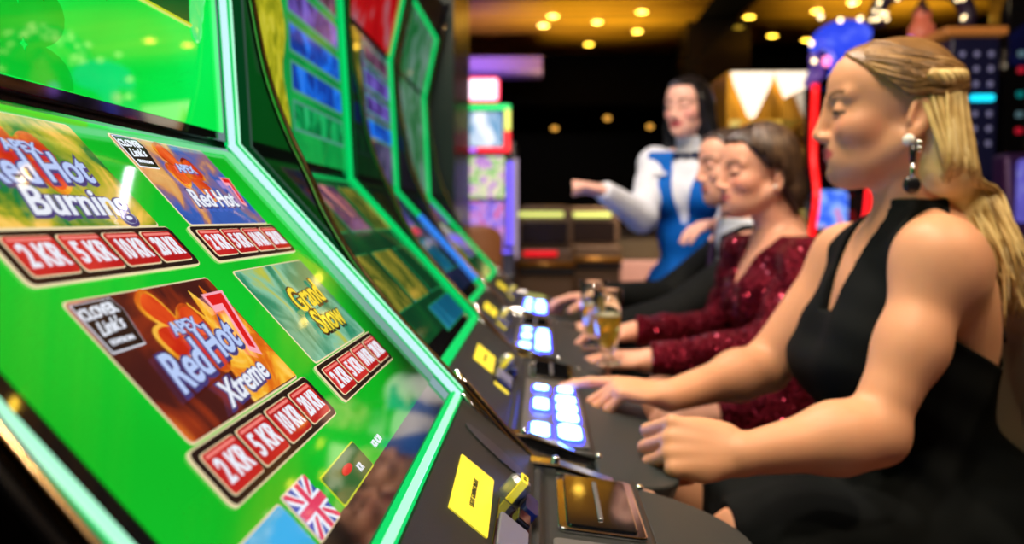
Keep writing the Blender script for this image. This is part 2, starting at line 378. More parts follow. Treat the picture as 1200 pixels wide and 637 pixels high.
    m = MB(MP @ Matrix.Rotation(math.radians(1.5), 4, 'Z')); 
    c0 = .002 if i == 0 else -.05
    m.rrect(c0, -.063, c0+.132, -.026, .002, 0, .0012, 0); m.text('LTD6 ROSSH VPRMJT' if 0 else 'LIGHT GAMING RIGHT', .0062, (c0+.066, -.045), .0014, 1, 0, .02)
    m.build('yellow_card', [yel, yelp], tp)
    m = MB(MP); m.rrect(c0+.14 if i else .185, -.118+.02, (c0+.14 if i else .185)+.075, -.040, .012, 0, .0012, 0) if i else None
    if i == 0:
        m.prism([(.222+.017*math.cos(a/24*2*math.pi)+.006*math.sin(a/24*2*math.pi), -.058+.042*math.sin(a/24*2*math.pi)) for a in range(24)], 0, .0015, 'z', 0)
        m.build('speaker_cover', mat('speaker_cover_black', (.015,.016,.016), .3), tp)
    else: m.build('speaker_cover', greyd, tp)
    m = MB(MP); m.rrect(c0-.03, -.101, c0+.105, -.067, .004, 0, .002, 0); m.rrect(c0+.0, -.099, c0+.07, -.070, .003, 0, .004, 1)
    m.bb((c0-.025, -.095, 0), (c0-.003, -.075, .006), 2); m.bb((c0+.075, -.098, 0), (c0+.10, -.085, .007), 0)
    sl = m.build('bill_slot', [blackg, paper, blue_sticker], tp, bevel=.0015)
    m = MB(MP); m.lathe([(.011,0),(.011,.016),(.008,.020),(.004,.021)], 16, (c0+.128, -.078, 0), 0); m.rrect(c0+.116, -.082, c0+.138, -.0745, .001, 0, .0215, 1)
    if i == 0: m.text('37 15', .0050, (c0+.127, -.0785), .0217, 2)
    m.prism(rr(c0+.105, -.104, c0+.145, -.090, .004), 0, .009, 'z', 3)
    m.build('lock', [silver, yel, yelp, blue_sticker], sl)
    m = MB(MP); m.rrect(c0-.05, -.098, c0-.035, -.072, .002, 0, .0015, 0); m.build('small_yellow_label', [yel], tp)
    # deck with the buttons
    dk = [(D0[0]-.012, D0[1]-.004), (D0[0]+.004, D0[1]-.001), (.004, EYE-.272), (.100, EYE-.284), (.108, EYE-.300), (.108, EYE-.325), (.02, EYE-.35), (-.02, EYE-.29)]
    m = MB(); m.prism(dk, -.311, .311, 'y'); de = m.build('button_deck', greyp, t, bevel=.003)
    th = math.atan2(.012, .096); MD = Matrix(((0, -math.cos(th), math.sin(th)*1, .004), (1,0,0,0), (0, math.sin(th), math.cos(th), EYE-.272), (0,0,0,1)))
    # MD: x along the row, y towards the display (so negative = to the player), z up
    m = MB(MD); m.rrect(-.296, -.092, .105, -.006, .006, 0, .003, 0); bp = m.build('button_panel', silver, de, bevel=.001)
    BT = [(-.275,-.075,.05,.032,1), (-.275+.012,-.036,.045,.022,1), (-.165,-.078,.17,.034,2), (-.165,-.038,.032,.022,1), (-.120,-.038,.032,.022,1), (-.075,-.038,.032,.022,1), (-.03,-.038,.032,.022,1)]
    BT = [(-.285,-.086,.080,.036,'oval'), (-.285,-.045,.070,.030,'sq'), (-.190,-.086,.050,.036,'sq'), (-.133,-.086,.050,.036,'sq'), (-.076,-.086,.050,.036,'sq'), (-.135,-.045,.070,.028,'sq'), (.0,-.084,.04,.03,'sq'), (.0,-.045,.04,.028,'sq')]
    for (u, v, a, b, k) in BT:
        q = MB(MD); rad = min(a,b)*(.49 if k == 'oval' else .34)
        q.rrect(u, v, u+a, v+b, rad, .002, .0065, 0); q.rrect(u+.0035, v+.0035, u+a-.0035, v+b-.0035, rad*.8, .002, .0085, 1)
        q.build('button', [btnb, btn], bp, bevel=.001)
    m = MB(MD); m.rrect(.125, -.090, .285, -.010, .008, 0, .004, 0); m.rrect(.133, -.082, .277, -.018, .006, 0, .006, 1); m.bb((.15,-.052,.005),(.26,-.047,.008),2)
    m.build('card_reader', [chrome, blackg, silver], de, bevel=.0015)
    for s in (-1, 1):           # bright wedge trims at both ends of the deck
        m = MB(); y0, y1 = sorted((s*.285, s*.312))
        m.prism([(D0[0]-.01, D0[1]+.006), (.02, EYE-.262), (.125, EYE-.297), (.125, EYE-.318), (.0, EYE-.30)], y0, y1, 'y'); m.build('deck_trim', chrome, t, bevel=.004)
        for q in ((.015, s*.30, EYE-.260), (.105, s*.30, EYE-.290)): m = MB(); m.ball(q, .005); m.build('bolt', lampw, t, smooth=True)
    # wrist rest
    pts = rr(.100, -.395, .205, .300, .10, 8)
    pts = [(x, y) for x, y in pts if x > .1005] 
    pts = [(.100, .30)] + [(max(.1, .205-.10+.10*math.cos(a)), .20+.10*math.sin(a)) for a in np.linspace(math.pi/2, 0, 9)] + [(.205-.10+.10*math.cos(a), -.295+.10*math.sin(a)) for a in np.linspace(0, -math.pi/2, 9)] + [(.100, -.395)]
    m = MB()
    n = len(pts); top = [(x, y, EYE-.289-(x-.1)*.22) for x, y in pts]; bot = [(x-.012 if x > .11 else x, y, EYE-.332-(x-.1)*.15) for x, y in pts]
    m.add(top+bot, [tuple(range(n)), tuple(range(n, 2*n))[::-1]]+[(k, n+k, n+(k+1)%n, (k+1)%n) for k in range(n)])
    m.build('wrist_rest', greyd, t, bevel=.006, seg=3)
    m = MB(); m.bb((-.11, -.30, .0), (.05, .30, .09)); m.build('foot_plate', blackm, t, bevel=.004)
    return t

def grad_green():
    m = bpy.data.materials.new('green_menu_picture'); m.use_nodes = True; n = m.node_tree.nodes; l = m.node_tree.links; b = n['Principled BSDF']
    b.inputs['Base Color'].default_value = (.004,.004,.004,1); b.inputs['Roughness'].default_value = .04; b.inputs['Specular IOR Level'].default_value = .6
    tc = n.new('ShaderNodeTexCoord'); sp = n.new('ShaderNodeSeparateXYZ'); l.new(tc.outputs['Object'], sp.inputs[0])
    # emission fades towards the far lower corner
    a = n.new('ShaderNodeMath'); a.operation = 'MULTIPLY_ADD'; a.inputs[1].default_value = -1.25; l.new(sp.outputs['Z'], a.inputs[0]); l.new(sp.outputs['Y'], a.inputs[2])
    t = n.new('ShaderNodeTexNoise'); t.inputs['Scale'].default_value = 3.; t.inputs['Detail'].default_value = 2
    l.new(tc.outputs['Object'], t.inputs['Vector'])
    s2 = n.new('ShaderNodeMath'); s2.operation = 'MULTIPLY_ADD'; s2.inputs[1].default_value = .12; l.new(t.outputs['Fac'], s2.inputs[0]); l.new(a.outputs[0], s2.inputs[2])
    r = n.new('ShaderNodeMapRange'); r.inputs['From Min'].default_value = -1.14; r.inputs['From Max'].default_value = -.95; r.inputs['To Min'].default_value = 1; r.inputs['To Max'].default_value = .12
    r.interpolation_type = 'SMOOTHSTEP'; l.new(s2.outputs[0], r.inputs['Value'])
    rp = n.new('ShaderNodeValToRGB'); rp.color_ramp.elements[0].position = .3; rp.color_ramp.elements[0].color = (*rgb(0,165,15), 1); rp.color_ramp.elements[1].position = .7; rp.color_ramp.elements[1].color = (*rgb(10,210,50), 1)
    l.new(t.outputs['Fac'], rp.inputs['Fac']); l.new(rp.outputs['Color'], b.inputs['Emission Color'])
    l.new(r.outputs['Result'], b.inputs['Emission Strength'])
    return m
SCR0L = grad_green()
tilerim = screen('tile_rim_green', rgb(30,130,70), 1.)
dk2 = picture('dark_green_menu', [(0, rgb(2,30,18)), (.5, rgb(5,60,30)), (1, rgb(20,110,40))], 5., 1., 2.)
ol = picture('olive_reflection_picture', [(0, rgb(20,60,20)), (.45, rgb(60,80,25)), (.58, rgb(130,125,40)), (1, rgb(190,150,60))], 14., 1., 1.)
teal = picture('teal_reflection_picture', [(0, rgb(5,40,60)), (.5, rgb(10,90,120)), (1, rgb(60,170,200))], 12., 1., 1.)
rosy = picture('rose_picture', [(0, rgb(20,30,40)), (.5, rgb(90,60,90)), (.6, rgb(190,110,110)), (1, rgb(240,200,200))], 16., .9, 1.)
dk3 = picture('dark_blue_menu', [(0, rgb(4,12,22)), (.5, rgb(14,28,52)), (1, rgb(70,50,100))], 6., 1., 2.)
viol = picture('violet_picture', [(0, rgb(30,25,70)), (.5, rgb(80,60,150)), (1, rgb(180,150,230))], 12., 1., 1.)
SCRL = [None, dk2, dk3, dk2]
LOWTILES = {1: [(-.25,.03,.15,.10,ol), (-.07,.03,.15,.10,rosy), (.11,.03,.15,.10,ol), (-.25,.17,.15,.10,ol), (-.07,.17,.15,.10,ol), (.11,.17,.15,.10,dk2), (-.02,.285,.26,.05,teal)],  # olive and teal patches mostly put dim glass reflections into the screen colour
            2: [(-.25,.03,.15,.10,rosy), (-.07,.03,.15,.10,viol), (.11,.03,.15,.10,dk3), (-.25,.17,.15,.10,dk3), (-.07,.17,.15,.10,teal), (.11,.17,.15,.10,dk3)],
            3: [(-.25,.03,.15,.10,dk2), (-.07,.03,.15,.10,rosy), (.11,.03,.15,.10,viol), (-.25,.17,.15,.10,ol), (-.07,.17,.15,.10,viol), (.11,.17,.15,.10,rosy)]}
greenb = picture('green_frame_picture', [(0, rgb(0,90,40)), (.5, rgb(5,140,60)), (1, rgb(30,190,80))], 7., 1., 1.)
dullg = picture('dull_purple_picture', [(0, rgb(20,40,35)), (.45, rgb(50,50,70)), (.6, rgb(90,80,120)), (1, rgb(160,120,140))], 10., 1., 1.)
dullg4 = picture('dull_green_picture', [(0, rgb(10,50,30)), (.45, rgb(30,100,50)), (.6, rgb(80,120,100)), (1, rgb(150,170,170))], 9., 1., 1.)
redp = picture('red_picture', [(0, rgb(90,0,5)), (.42, rgb(150,5,12)), (.58, rgb(175,15,20)), (.68, rgb(150,110,120)), (1, rgb(200,200,210))], 4., 1., .5)
SCRU = [green_up, greenb, dullg, dullg4]
SCRT = [green_up, greenb, redp, dullg4]
rope = picture('yellow_rope_picture', [(0, rgb(80,95,10)), (.42, rgb(140,145,20)), (.55, rgb(185,180,35)), (1, rgb(225,215,90))], 40., 1., 1.5, (1,1,.5))
ic = [picture('purple_icon_picture', [(0, rgb(20,15,40)), (.45, rgb(70,50,120)), (.6, rgb(110,90,190)), (1, rgb(150,140,220))], 14., 1., 1.),
      picture('blue_icon_picture', [(0, rgb(10,20,60)), (.45, rgb(15,60,160)), (.6, rgb(20,110,230)), (1, rgb(90,170,240))], 14., 1., 1.),
      picture('maroon_icon_picture', [(0, rgb(30,20,30)), (.45, rgb(80,50,70)), (.6, rgb(120,80,110)), (1, rgb(200,110,90))], 14., 1., 1.),
      picture('emerald_icon_picture', [(0, rgb(0,50,30)), (.45, rgb(0,120,60)), (.6, rgb(20,170,90)), (1, rgb(90,210,170))], 14., 1., 1.)]
greyrim = screen('icon_rim', rgb(70,140,120), 1.)
def UPPER(i, fr, yc):
    if i == 0:
        # clover leaves and the corner banner
        for (cx, cy, s) in ((-.062, .036, .062), (-.20, .15, .07), (-.10, .29, .06), (.20, .27, .06)):
            m = MB(MU)
            for a in (45, 135, 225, 315):
                g = math.radians(a+6); pts = []
                for k in range(24):
                    tt = k/24*2*math.pi; w = .42*math.sin(tt); r = .52-.48*math.cos(tt)-.10*math.exp(-((tt-math.pi)/.4)**2)
                    x, y = r*s, w*s*(.55+.75*min(1, r))
                    pts.append((cx+x*math.cos(g)-y*math.sin(g), cy+x*math.sin(g)+y*math.cos(g)))
                pts = [(min(max(x, -.282), .277), min(max(y, .0135), LU-.005)) for x, y in pts]
                m.prism(pts, .0008, .0011+.0001*(a//90), 'z', 0)
            m.build('clover_picture', [leafm], fr)
        m = MB(MU); m.prism([(-.02, .107), (.206, .107), (.215, .20), (-.02, .20)], .0008, .0018, 'z', 0)
        m.tube([(-.02, .107, .002), (.206, .107, .002)], .0022, 6, 1)
        for k in range(4): m.ball((.222+.007*k, .115+.018*k, .0016), (.014, .022, .001), 2)
        m.build('banner_picture', [darkgreen, yline, screen('mint_glow', rgb(90,235,120), 1.)], fr)
    elif i in (1, 2):
        m = MB(MU); pts = [(-.282, .022)]
        pts += [(-.085+.012*math.sin(k*.9), .03+(LU-.04)*k/16) for k in range(17)] + [(-.282, LU-.005)]
        m.prism(pts, .0008, .0014, 'z', 0); m.build('rope_picture', rope if i == 1 else ol, fr)
        for r in range(5):
            z0 = .055+r*.0585
            if i == 1 or r > 0:
                m = MB(MU); m.rrect(-.055, z0, .262, z0+.047, .004, 0, .0014, 0); m.rrect(-.050, z0+.005, .257, z0+.042, .004, 0, .0018, 1)
                m.build('icon_tile', [greyrim, [ic[3], ic[1], ic[1], ic[0], ic[2]][r] if i == 1 else [ic[2], ic[1], ic[0], ic[0], ic[2]][r]], fr)
slot_machine(0, 0., 'slot machine nearest the camera with bright green screens full of price tiles')
slot_machine(1, -.036, 'slot machine with yellow rope picture on upper screen, in front of the blonde woman')
slot_machine(2, -.070, 'slot machine with blue strip on lower screen and red top screen, third along row')
slot_machine(3, -.076, 'last slot machine of the row, next to the black pillar')
# ------------------------------------------------------------------ figures: one continuous surface each
def smin(a, b, k): 
    h = np.maximum(k-np.abs(a-b), 0)/k
    return np.minimum(a, b)-h*h*k*.25
def mxl(l):
    o = l[0]
    for q in l[1:]: o = np.maximum(o, q)
    return o
def smax(a, b, k): return -smin(-a, -b, k)
class Field:
    def __init__(s, lo, hi, h):
        s.lo = np.array(lo, float); s.h = h; s.n = np.ceil((np.array(hi)-s.lo)/h).astype(int)+1
        s.D = np.full(s.n, 1., np.float32)
    def sub(s, lo, hi):
        a = np.clip(np.floor((np.array(lo)-s.lo)/s.h).astype(int), 0, s.n-1); b = np.clip(np.ceil((np.array(hi)-s.lo)/s.h).astype(int)+1, 1, s.n)
        b = np.maximum(b, a+1)
        sl = tuple(slice(i, j) for i, j in zip(a, b))
        X = [(s.lo[k]+s.h*np.arange(a[k], b[k])).astype(np.float32) for k in range(3)]
        return sl, X[0][:,None,None], X[1][None,:,None], X[2][None,None,:]
    def cone(s, a, b, ra, rb, k=.02, neg=False):
        a = np.array(a, float); b = np.array(b, float); r = max(ra, rb)+max(.03, k*1.2)
        sl, X, Y, Z = s.sub(np.minimum(a, b)-r, np.maximum(a, b)+r)
        d = b-a; L = max(d@d, 1e-9)
        t = np.clip(((X-a[0])*d[0]+(Y-a[1])*d[1]+(Z-a[2])*d[2])/L, 0, 1)
        q = np.sqrt((X-a[0]-t*d[0])**2+(Y-a[1]-t*d[1])**2+(Z-a[2]-t*d[2])**2)-(ra+t*(rb-ra))
        s.D[sl] = smax(s.D[sl], -q, k) if neg else smin(s.D[sl], q, k); return s
    def ell(s, c, r, k=.02, R=None, neg=False):
        c = np.array(c, float); r = np.array(r, float) if hasattr(r, '__len__') else np.array([r]*3, float); m = max(r)+max(.03, k*1.2)
        sl, X, Y, Z = s.sub(c-m, c+m); X = X-c[0]; Y = Y-c[1]; Z = Z-c[2]
        if R is not None: X, Y, Z = [R[0][i]*X+R[1][i]*Y+R[2][i]*Z for i in range(3)]      # columns of R are the local axes
        k0 = np.sqrt((X/r[0])**2+(Y/r[1])**2+(Z/r[2])**2); k1 = np.sqrt((X/r[0]**2)**2+(Y/r[1]**2)**2+(Z/r[2]**2)**2)+1e-6
        q = k0*(k0-1)/k1
        s.D[sl] = smax(s.D[sl], -q, k) if neg else smin(s.D[sl], q, k); return s
    def coords(s):
        X = [(s.lo[k]+s.h*np.arange(s.n[k])).astype(np.float32) for k in range(3)]
        return X[0][:,None,None], X[1][None,:,None], X[2][None,None,:]
def surface(D, lo, h):
    """surface nets"""
    I = D < 0
    n = np.array(D.shape)-1
    act = np.zeros(n, bool); al = np.ones(n, bool)
    for i in (0,1):
        for j in (0,1):
            for k in (0,1):
                q = I[i:n[0]+i, j:n[1]+j, k:n[2]+k]; act |= q; al &= q
    act &= ~al; idx = np.argwhere(act)
    num = np.full(n, -1, np.int32); num[act] = np.arange(len(idx))
    acc = np.zeros((len(idx), 3)); cnt = np.zeros(len(idx))
    cor = [(i,j,k) for i in (0,1) for j in (0,1) for k in (0,1)]
    val = {c: D[idx[:,0]+c[0], idx[:,1]+c[1], idx[:,2]+c[2]].astype(float) for c in cor}
    for c in cor:
        for ax in range(3):
            if c[ax] == 0:
                e = list(c); e[ax] = 1; e = tuple(e); va, vb = val[c], val[e]; m = (va < 0) != (vb < 0)
                t = va/np.where(m, va-vb, 1); p = np.tile(np.array(c, float), (len(idx), 1)); p[:,ax] = t
                acc[m] += p[m]; cnt[m] += 1
    V = (idx+acc/np.maximum(cnt, 1)[:,None])*h+lo
    Q = []
    for ax in range(3):
        a, b = [x for x in range(3) if x != ax]
        A = np.swapaxes(I, 0, ax)
        s0 = [slice(None)]*3; s1 = [slice(None)]*3; s0[ax] = slice(0, -1); s1[ax] = slice(1, None)
        ch = I[tuple(s0)] != I[tuple(s1)]
        e = np.argwhere(ch); ok = (e[:,a] > 0) & (e[:,b] > 0) & (e[:,a] < n[a]) & (e[:,b] < n[b]); e = e[ok]
        ins = I[tuple(e.T)]
        def g(da, db):
            q = e.copy(); q[:,a] -= da; q[:,b] -= db; return num[tuple(q.T)]
        q = np.stack([g(1,1), g(0,1), g(0,0), g(1,0)], 1)
        flip = ins if ax != 1 else ~ins
        q[~flip] = q[~flip][:, ::-1]; Q.append(q)
    return V, np.concatenate(Q)
def skin_mesh(name, D, lo, h, mats, parent=None, col=None, relax=1):
    V, Q = surface(D, lo, h)
    me = bpy.data.meshes.new(name); me.vertices.add(len(V)); me.vertices.foreach_set('co', V.astype(np.float32).ravel())
    me.loops.add(len(Q)*4); me.loops.foreach_set('vertex_index', Q.astype(np.int32).ravel())
    me.polygons.add(len(Q)); me.polygons.foreach_set('loop_start', np.arange(len(Q), dtype=np.int32)*4); me.polygons.foreach_set('loop_total', np.full(len(Q), 4, np.int32))
    me.update(); me.validate(); me.polygons.foreach_set('use_smooth', [True]*len(me.polygons))
    for m in (mats if isinstance(mats, list) else [mats]): me.materials.append(m)
    if col is not None:
        at = me.color_attributes.new('tint', 'FLOAT_COLOR', 'POINT'); c = col(V); at.data.foreach_set('color', np.concatenate([c, np.ones((len(c), 1))], 1).astype(np.float32).ravel())
    me.update()
    o = bpy.data.objects.new(name, me); C.objects.link(o)
    if parent: 
        o.parent = parent
    return o
def skin_material(name, base, rough=.48):
    m = bpy.data.materials.new(name); m.use_nodes = True; n = m.node_tree.nodes; l = m.node_tree.links; b = n['Principled BSDF']
    a = n.new('ShaderNodeAttribute'); a.attribute_name = 'tint'
    tc = n.new('ShaderNodeTexCoord'); t = n.new('ShaderNodeTexNoise'); t.inputs['Scale'].default_value = 22; t.inputs['Detail'].default_value = 3
    r = n.new('ShaderNodeMapRange'); r.inputs['To Min'].default_value = .92; r.inputs['To Max'].default_value = 1.08
    x = n.new('ShaderNodeVectorMath'); x.operation = 'SCALE'
    l.new(tc.outputs['Object'], t.inputs['Vector']); l.new(t.outputs['Fac'], r.inputs['Value']); l.new(a.outputs['Color'], x.inputs[0]); l.new(r.outputs['Result'], x.inputs['Scale'])
    l.new(x.outputs[0], b.inputs['Base Color'])
    b.inputs['Roughness'].default_value = rough; b.inputs['Subsurface Weight'].default_value = .15
    b.inputs['Subsurface Radius'].default_value = (.010, .004, .002); b.inputs['Subsurface Scale'].default_value = 1.; b.inputs['Specular IOR Level'].default_value = .4
    return m
def frame(fwd, up=(0,0,1), roll=0.):
    f = np.array(fwd, float); f /= np.linalg.norm(f); u = np.array(up, float); l = np.cross(u, f); l /= np.linalg.norm(l); u = np.cross(f, l)
    return np.stack([f, l, u], 1)                     # columns forward, left, up
def add_head(F, c, R, s=1., male=False, neck=None):
    """c: point between the eyes and ears at eye height; R: forward/left/up"""
    c = np.array(c, float)
    H = Field((-.14, -.115, -.155), (.14, .115, .13), F.h/s*1.0)
    e = H.ell; k = H.cone
    e((-.011,0,.022), (.081,.070,.074), .01); e((.037,0,.035), (.0505,.057,.053), .02); e((.032,0,-.03), (.052,.054,.07), .02)
    j = .004 if male else 0
    for y in (-1, 1):
        k((-.012,y*(.050+j),-.052), (.052,y*(.013+j),-.092-j), .021, .015, .022)
        e((.048,y*.038,-.028), (.028,.024,.024), .02)
        k((.076,y*.010,.018), (.060,y*.046,.019), .0085+j*.5, .009, .012)
    e((.0705,0,-.090-j), (.0175,.021,.0175), .018); e((.069,0,-.062), (.022,.031,.025), .018); e((.045,0,-.075), (.035,.045,.030), .02)
    for y in (-1, 1):
        e((.091,y*.031,.001), (.017,.018,.011), .012, neg=True)
        e((.0672,y*.031,-.001), (.0145,.0145,.0135), .004)
        k((.080,y*.018,-.0075), (.0735,y*.044,-.006), .0022, .002, .004)          # lower lid
        k((.0805,y*.020,-.003), (.074,y*.044,-.0015), .0016, .0014, .003)         # closed upper lid edge
    k((.0825,0,.014), (.0985,0,-.030), .0078, .0090, .012); e((.0990,0,-.0325), (.0095,.0090,.0080), .006)
    for y in (-1, 1): 
        e((.0915,y*.0120,-.0370), (.0100,.0065,.0065), .006); e((.0965,y*.0065,-.0430), (.006,.0035,.004), .003, neg=True)
    [(k((.0870,0,-.0570), (.0700,q*.027,-.0598), .0062, .0042, .005), k((.0850,0,-.0675), (.0700,q*.024,-.0640), .0070, .0045, .006)) for q in (-1,1)]
    [k((.0955,0,-.0620), (.0745,q*.030,-.0608), .0016, .0016, .003, neg=True) for q in (-1,1)]
    e((.094,0,-.0775), (.008,.014,.005), .01, neg=True)
    # ears
    for y in (-1, 1):
        ce = np.array((-.027, y*.0735, -.019)); Re = frame((.93, y*.12, .26), (-.26, y*-.05, 1))
        e(ce, (.0175,.0070,.031), .004, Re); e(ce+np.array((.004, y*.0065, .003)), (.0095,.006,.018), .004, Re, neg=True)
        e(ce+Re@np.array((.004, 0, -.028)), (.009,.006,.010), .004, Re)
        k(ce+Re@np.array((.012,y*.003,.012)), ce+Re@np.array((.013,y*.004,-.012)), .0035, .0035, .004)
    # resample into the body field
    r = .155*s; sl, X, Y, Z = F.sub(c-r, c+r)
    X = (X-c[0])/s; Y = (Y-c[1])/s; Z = (Z-c[2])/s
    L = [R[0,i]*X+R[1,i]*Y+R[2,i]*Z for i in range(3)]
    g = [(L[i]-H.lo[i])/H.h for i in range(3)]
    g = [np.clip(q, 0, H.n[i]-1.001) for i, q in enumerate(g)]
    i0 = [q.astype(int) for q in g]; fr = [q-i for q, i in zip(g, i0)]
    v = 0
    for a in (0,1):
        for b in (0,1):
            for d in (0,1):
                v = v+H.D[i0[0]+a, i0[1]+b, i0[2]+d]*(fr[0] if a else 1-fr[0])*(fr[1] if b else 1-fr[1])*(fr[2] if d else 1-fr[2])
    F.D[sl] = smin(F.D[sl], (v*s).astype(np.float32), .018)
    return lambda p: c+R@(np.array(p)*s)
def tint_face(V, c, R, s, base, lips, brow, lash, blush=None, eyes_open=False):
    out = np.tile(np.array(base), (len(V), 1)); L = (V-np.array(c))@R/s
    x, y, z = L[:,0], np.abs(L[:,1]), L[:,2]
    def mix(m, col):
        m = np.clip(m, 0, 1)[:,None]; out[:] = out*(1-m)+np.array(col)*m
    near = (np.abs(x) < .16) & (np.abs(L[:,1]) < .12) & (np.abs(z) < .14)
    if blush is not None: mix(near*np.exp(-(((y-.045)/.02)**2+((z+.03)/.02)**2))*(x > .02)*.5, blush)
    mix(near*(x > .055)*(1-((y/.031)**2+((z+.0618)/.0110)**2))*4, lips)
    bz = .019+.006*np.sin(np.clip((y-.012)/.036, 0, 1)*2.3)
    mix(near*(x > .045)*(y > .013)*(y < .052)*(1-(np.abs(z-bz)/.0042))*2.0*.85, brow)
    mix(near*(x > .055)*(y > .016)*(y < .049)*(1-np.abs(z+.0035+(np.abs(y-.032)/.018)**2*.003-.004*0)/.0034)*2., lash)
    return out
def add_hand(F, w, d, n, thumb_side, curl, s=1., spread=.06, point=None, thumb=None):
    """w wrist, d direction of the palm, n palm normal (towards the gripping side), thumb_side = +-1 along d x n"""
    w = np.array(w, float); d = np.array(d, float); d /= np.linalg.norm(d); n = np.array(n, float); n -= d*(n@d); n /= np.linalg.norm(n)
    t = np.cross(d, n)*thumb_side
    def pt(a, b, c): return w+d*a*s+t*b*s+n*c*s
    Rm = np.stack([d, t, n], 1)
    F.ell(pt(.012,0,0), np.array((.028,.026,.018))*s, .015, Rm); F.ell(pt(.048,0,-.002), np.array((.046,.040,.0155))*s, .012, Rm)
    for b in (.028,.010,-.009,-.027): F.cone(pt(.02,b*.6,-.004), pt(.080,b,-.004), .010*s, .0098*s, .008)
    F.ell(pt(.03,.022,.010), np.array((.03,.016,.015))*s, .012, Rm)
    L = [(.042,.026,.020), (.046,.029,.021), (.042,.027,.020), (.034,.021,.018)]
    for i, b in enumerate((.029,.0095,-.0100,-.0285)):
        cu = curl[i] if hasattr(curl, '__len__') else curl
        p = pt(.084-(.008 if i == 3 else .003 if i == 0 else 0), b, -.003); ang = 0.; side = spread*(1.5-i)
        G = Field(np.array(w)-.2*s, np.array(w)+.2*s, 1) if 0 else None
        for j, l in enumerate(L[i]):
            ang += cu[j] if hasattr(cu, '__len__') else cu*(.85 if j == 0 else 1.1 if j == 1 else .75)
            v = d*math.cos(ang)+n*math.sin(ang)+t*side*math.cos(ang); v /= np.linalg.norm(v)
            q = p+v*l*s; r = (.0094,.0086,.0078,.0068)
            f = .9 if i == 3 else 1.
            F.cone(p, q, r[j]*s*f, r[j+1]*s*f, .0035); p = q
    th = thumb or ((.032,.034,.012), (.062,.050,.024), (.085,.050,.038))
    p = pt(.016,.022,.006)
    for j, a in enumerate(th):
        q = pt(*a); F.cone(p, q, (.014,.0112,.0098)[j]*s, (.0115,.0100,.0085)[j]*s, .006 if j else .012); p = q
# hair: tapered locks swept along paths
def locks(name, paths, rads, mat_, parent, n=5):
    m = MB()
    for p, r in zip(paths, rads):
        N = len(p); m.tube(p, [r*min(1, .35+2.5*i/N)*(1-.75*(max(0, i/(N-1)-.6)/.4)**2) for i in range(N)], n, 0)
    return m.build(name, mat_, parent, smooth=True)
def hair_material(name, stops, rough=.42):
    m = bpy.data.materials.new(name); m.use_nodes = True; n = m.node_tree.nodes; l = m.node_tree.links; b = n['Principled BSDF']
    gi = n.new('ShaderNodeNewGeometry'); r = n.new('ShaderNodeValToRGB'); e = r.color_ramp.elements
    while len(e) < len(stops): e.new(.5)
    for i, (p, c) in enumerate(stops): e[i].position = p; e[i].color = (*c, 1)
    tc = n.new('ShaderNodeTexCoord'); t = n.new('ShaderNodeTexNoise'); t.inputs['Scale'].default_value = 25
    a = n.new('ShaderNodeMath'); a.operation = 'MULTIPLY_ADD'; a.inputs[1].default_value = .45
    l.new(tc.outputs['Object'], t.inputs['Vector']); l.new(gi.outputs['Random Per Island'], a.inputs[0])
    q = n.new('ShaderNodeMath'); q.operation = 'MULTIPLY_ADD'; q.inputs[1].default_value = .9; q.inputs[2].default_value = -.2; l.new(t.outputs['Fac'], q.inputs[0]); l.new(q.outputs[0], a.inputs[2])
    l.new(a.outputs[0], r.inputs['Fac']); l.new(r.outputs['Color'], b.inputs['Base Color']); b.inputs['Roughness'].default_value = rough; b.inputs['Specular IOR Level'].default_value = .45
    return m
def cloth_material(name, col, rough=.75, sheen=.0, weave=900, bump=.2):
    m = mat(name, col, rough, spec=.12, bump=bump, bscale=weave, sheen=sheen, nscale=9, namt=.12); return m
def sequin_material(name):
    m = bpy.data.materials.new(name); m.use_nodes = True; n = m.node_tree.nodes; l = m.node_tree.links; b = n['Principled BSDF']
    tc = n.new('ShaderNodeTexCoord'); v = n.new('ShaderNodeTexVoronoi'); v.inputs['Scale'].default_value = 240
    l.new(tc.outputs['Object'], v.inputs['Vector'])
    s = n.new('ShaderNodeVectorMath'); s.operation = 'SUBTRACT'; s.inputs[1].default_value = (.5,.5,.5); l.new(v.outputs['Color'], s.inputs[0])
    k = n.new('ShaderNodeVectorMath'); k.operation = 'SCALE'; k.inputs['Scale'].default_value = 1.3; l.new(s.outputs[0], k.inputs[0])
    g = n.new('ShaderNodeNewGeometry'); a = n.new('ShaderNodeVectorMath'); a.operation = 'ADD'; l.new(g.outputs['Normal'], a.inputs[0]); l.new(k.outputs[0], a.inputs[1])
    z = n.new('ShaderNodeVectorMath'); z.operation = 'NORMALIZE'; l.new(a.outputs[0], z.inputs[0]); l.new(z.outputs[0], b.inputs['Normal'])
    r = n.new('ShaderNodeValToRGB'); e = r.color_ramp.elements; e[0].color = (*rgb(52,7,22), 1); e[1].color = (*rgb(140,20,46), 1); l.new(v.outputs['Color'], r.inputs['Fac']); l.new(r.outputs['Color'], b.inputs['Base Color'])
    b.inputs['Metallic'].default_value = .85
    sp = n.new('ShaderNodeSeparateColor'); l.new(v.outputs['Color'], sp.inputs[0])
    q = n.new('ShaderNodeMapRange'); q.inputs['From Min'].default_value = .66; q.inputs['From Max'].default_value = .72; q.inputs['To Min'].default_value = .60; q.inputs['To Max'].default_value = .10
    l.new(sp.outputs[2], q.inputs['Value']); l.new(q.outputs['Result'], b.inputs['Roughness'])
    return m
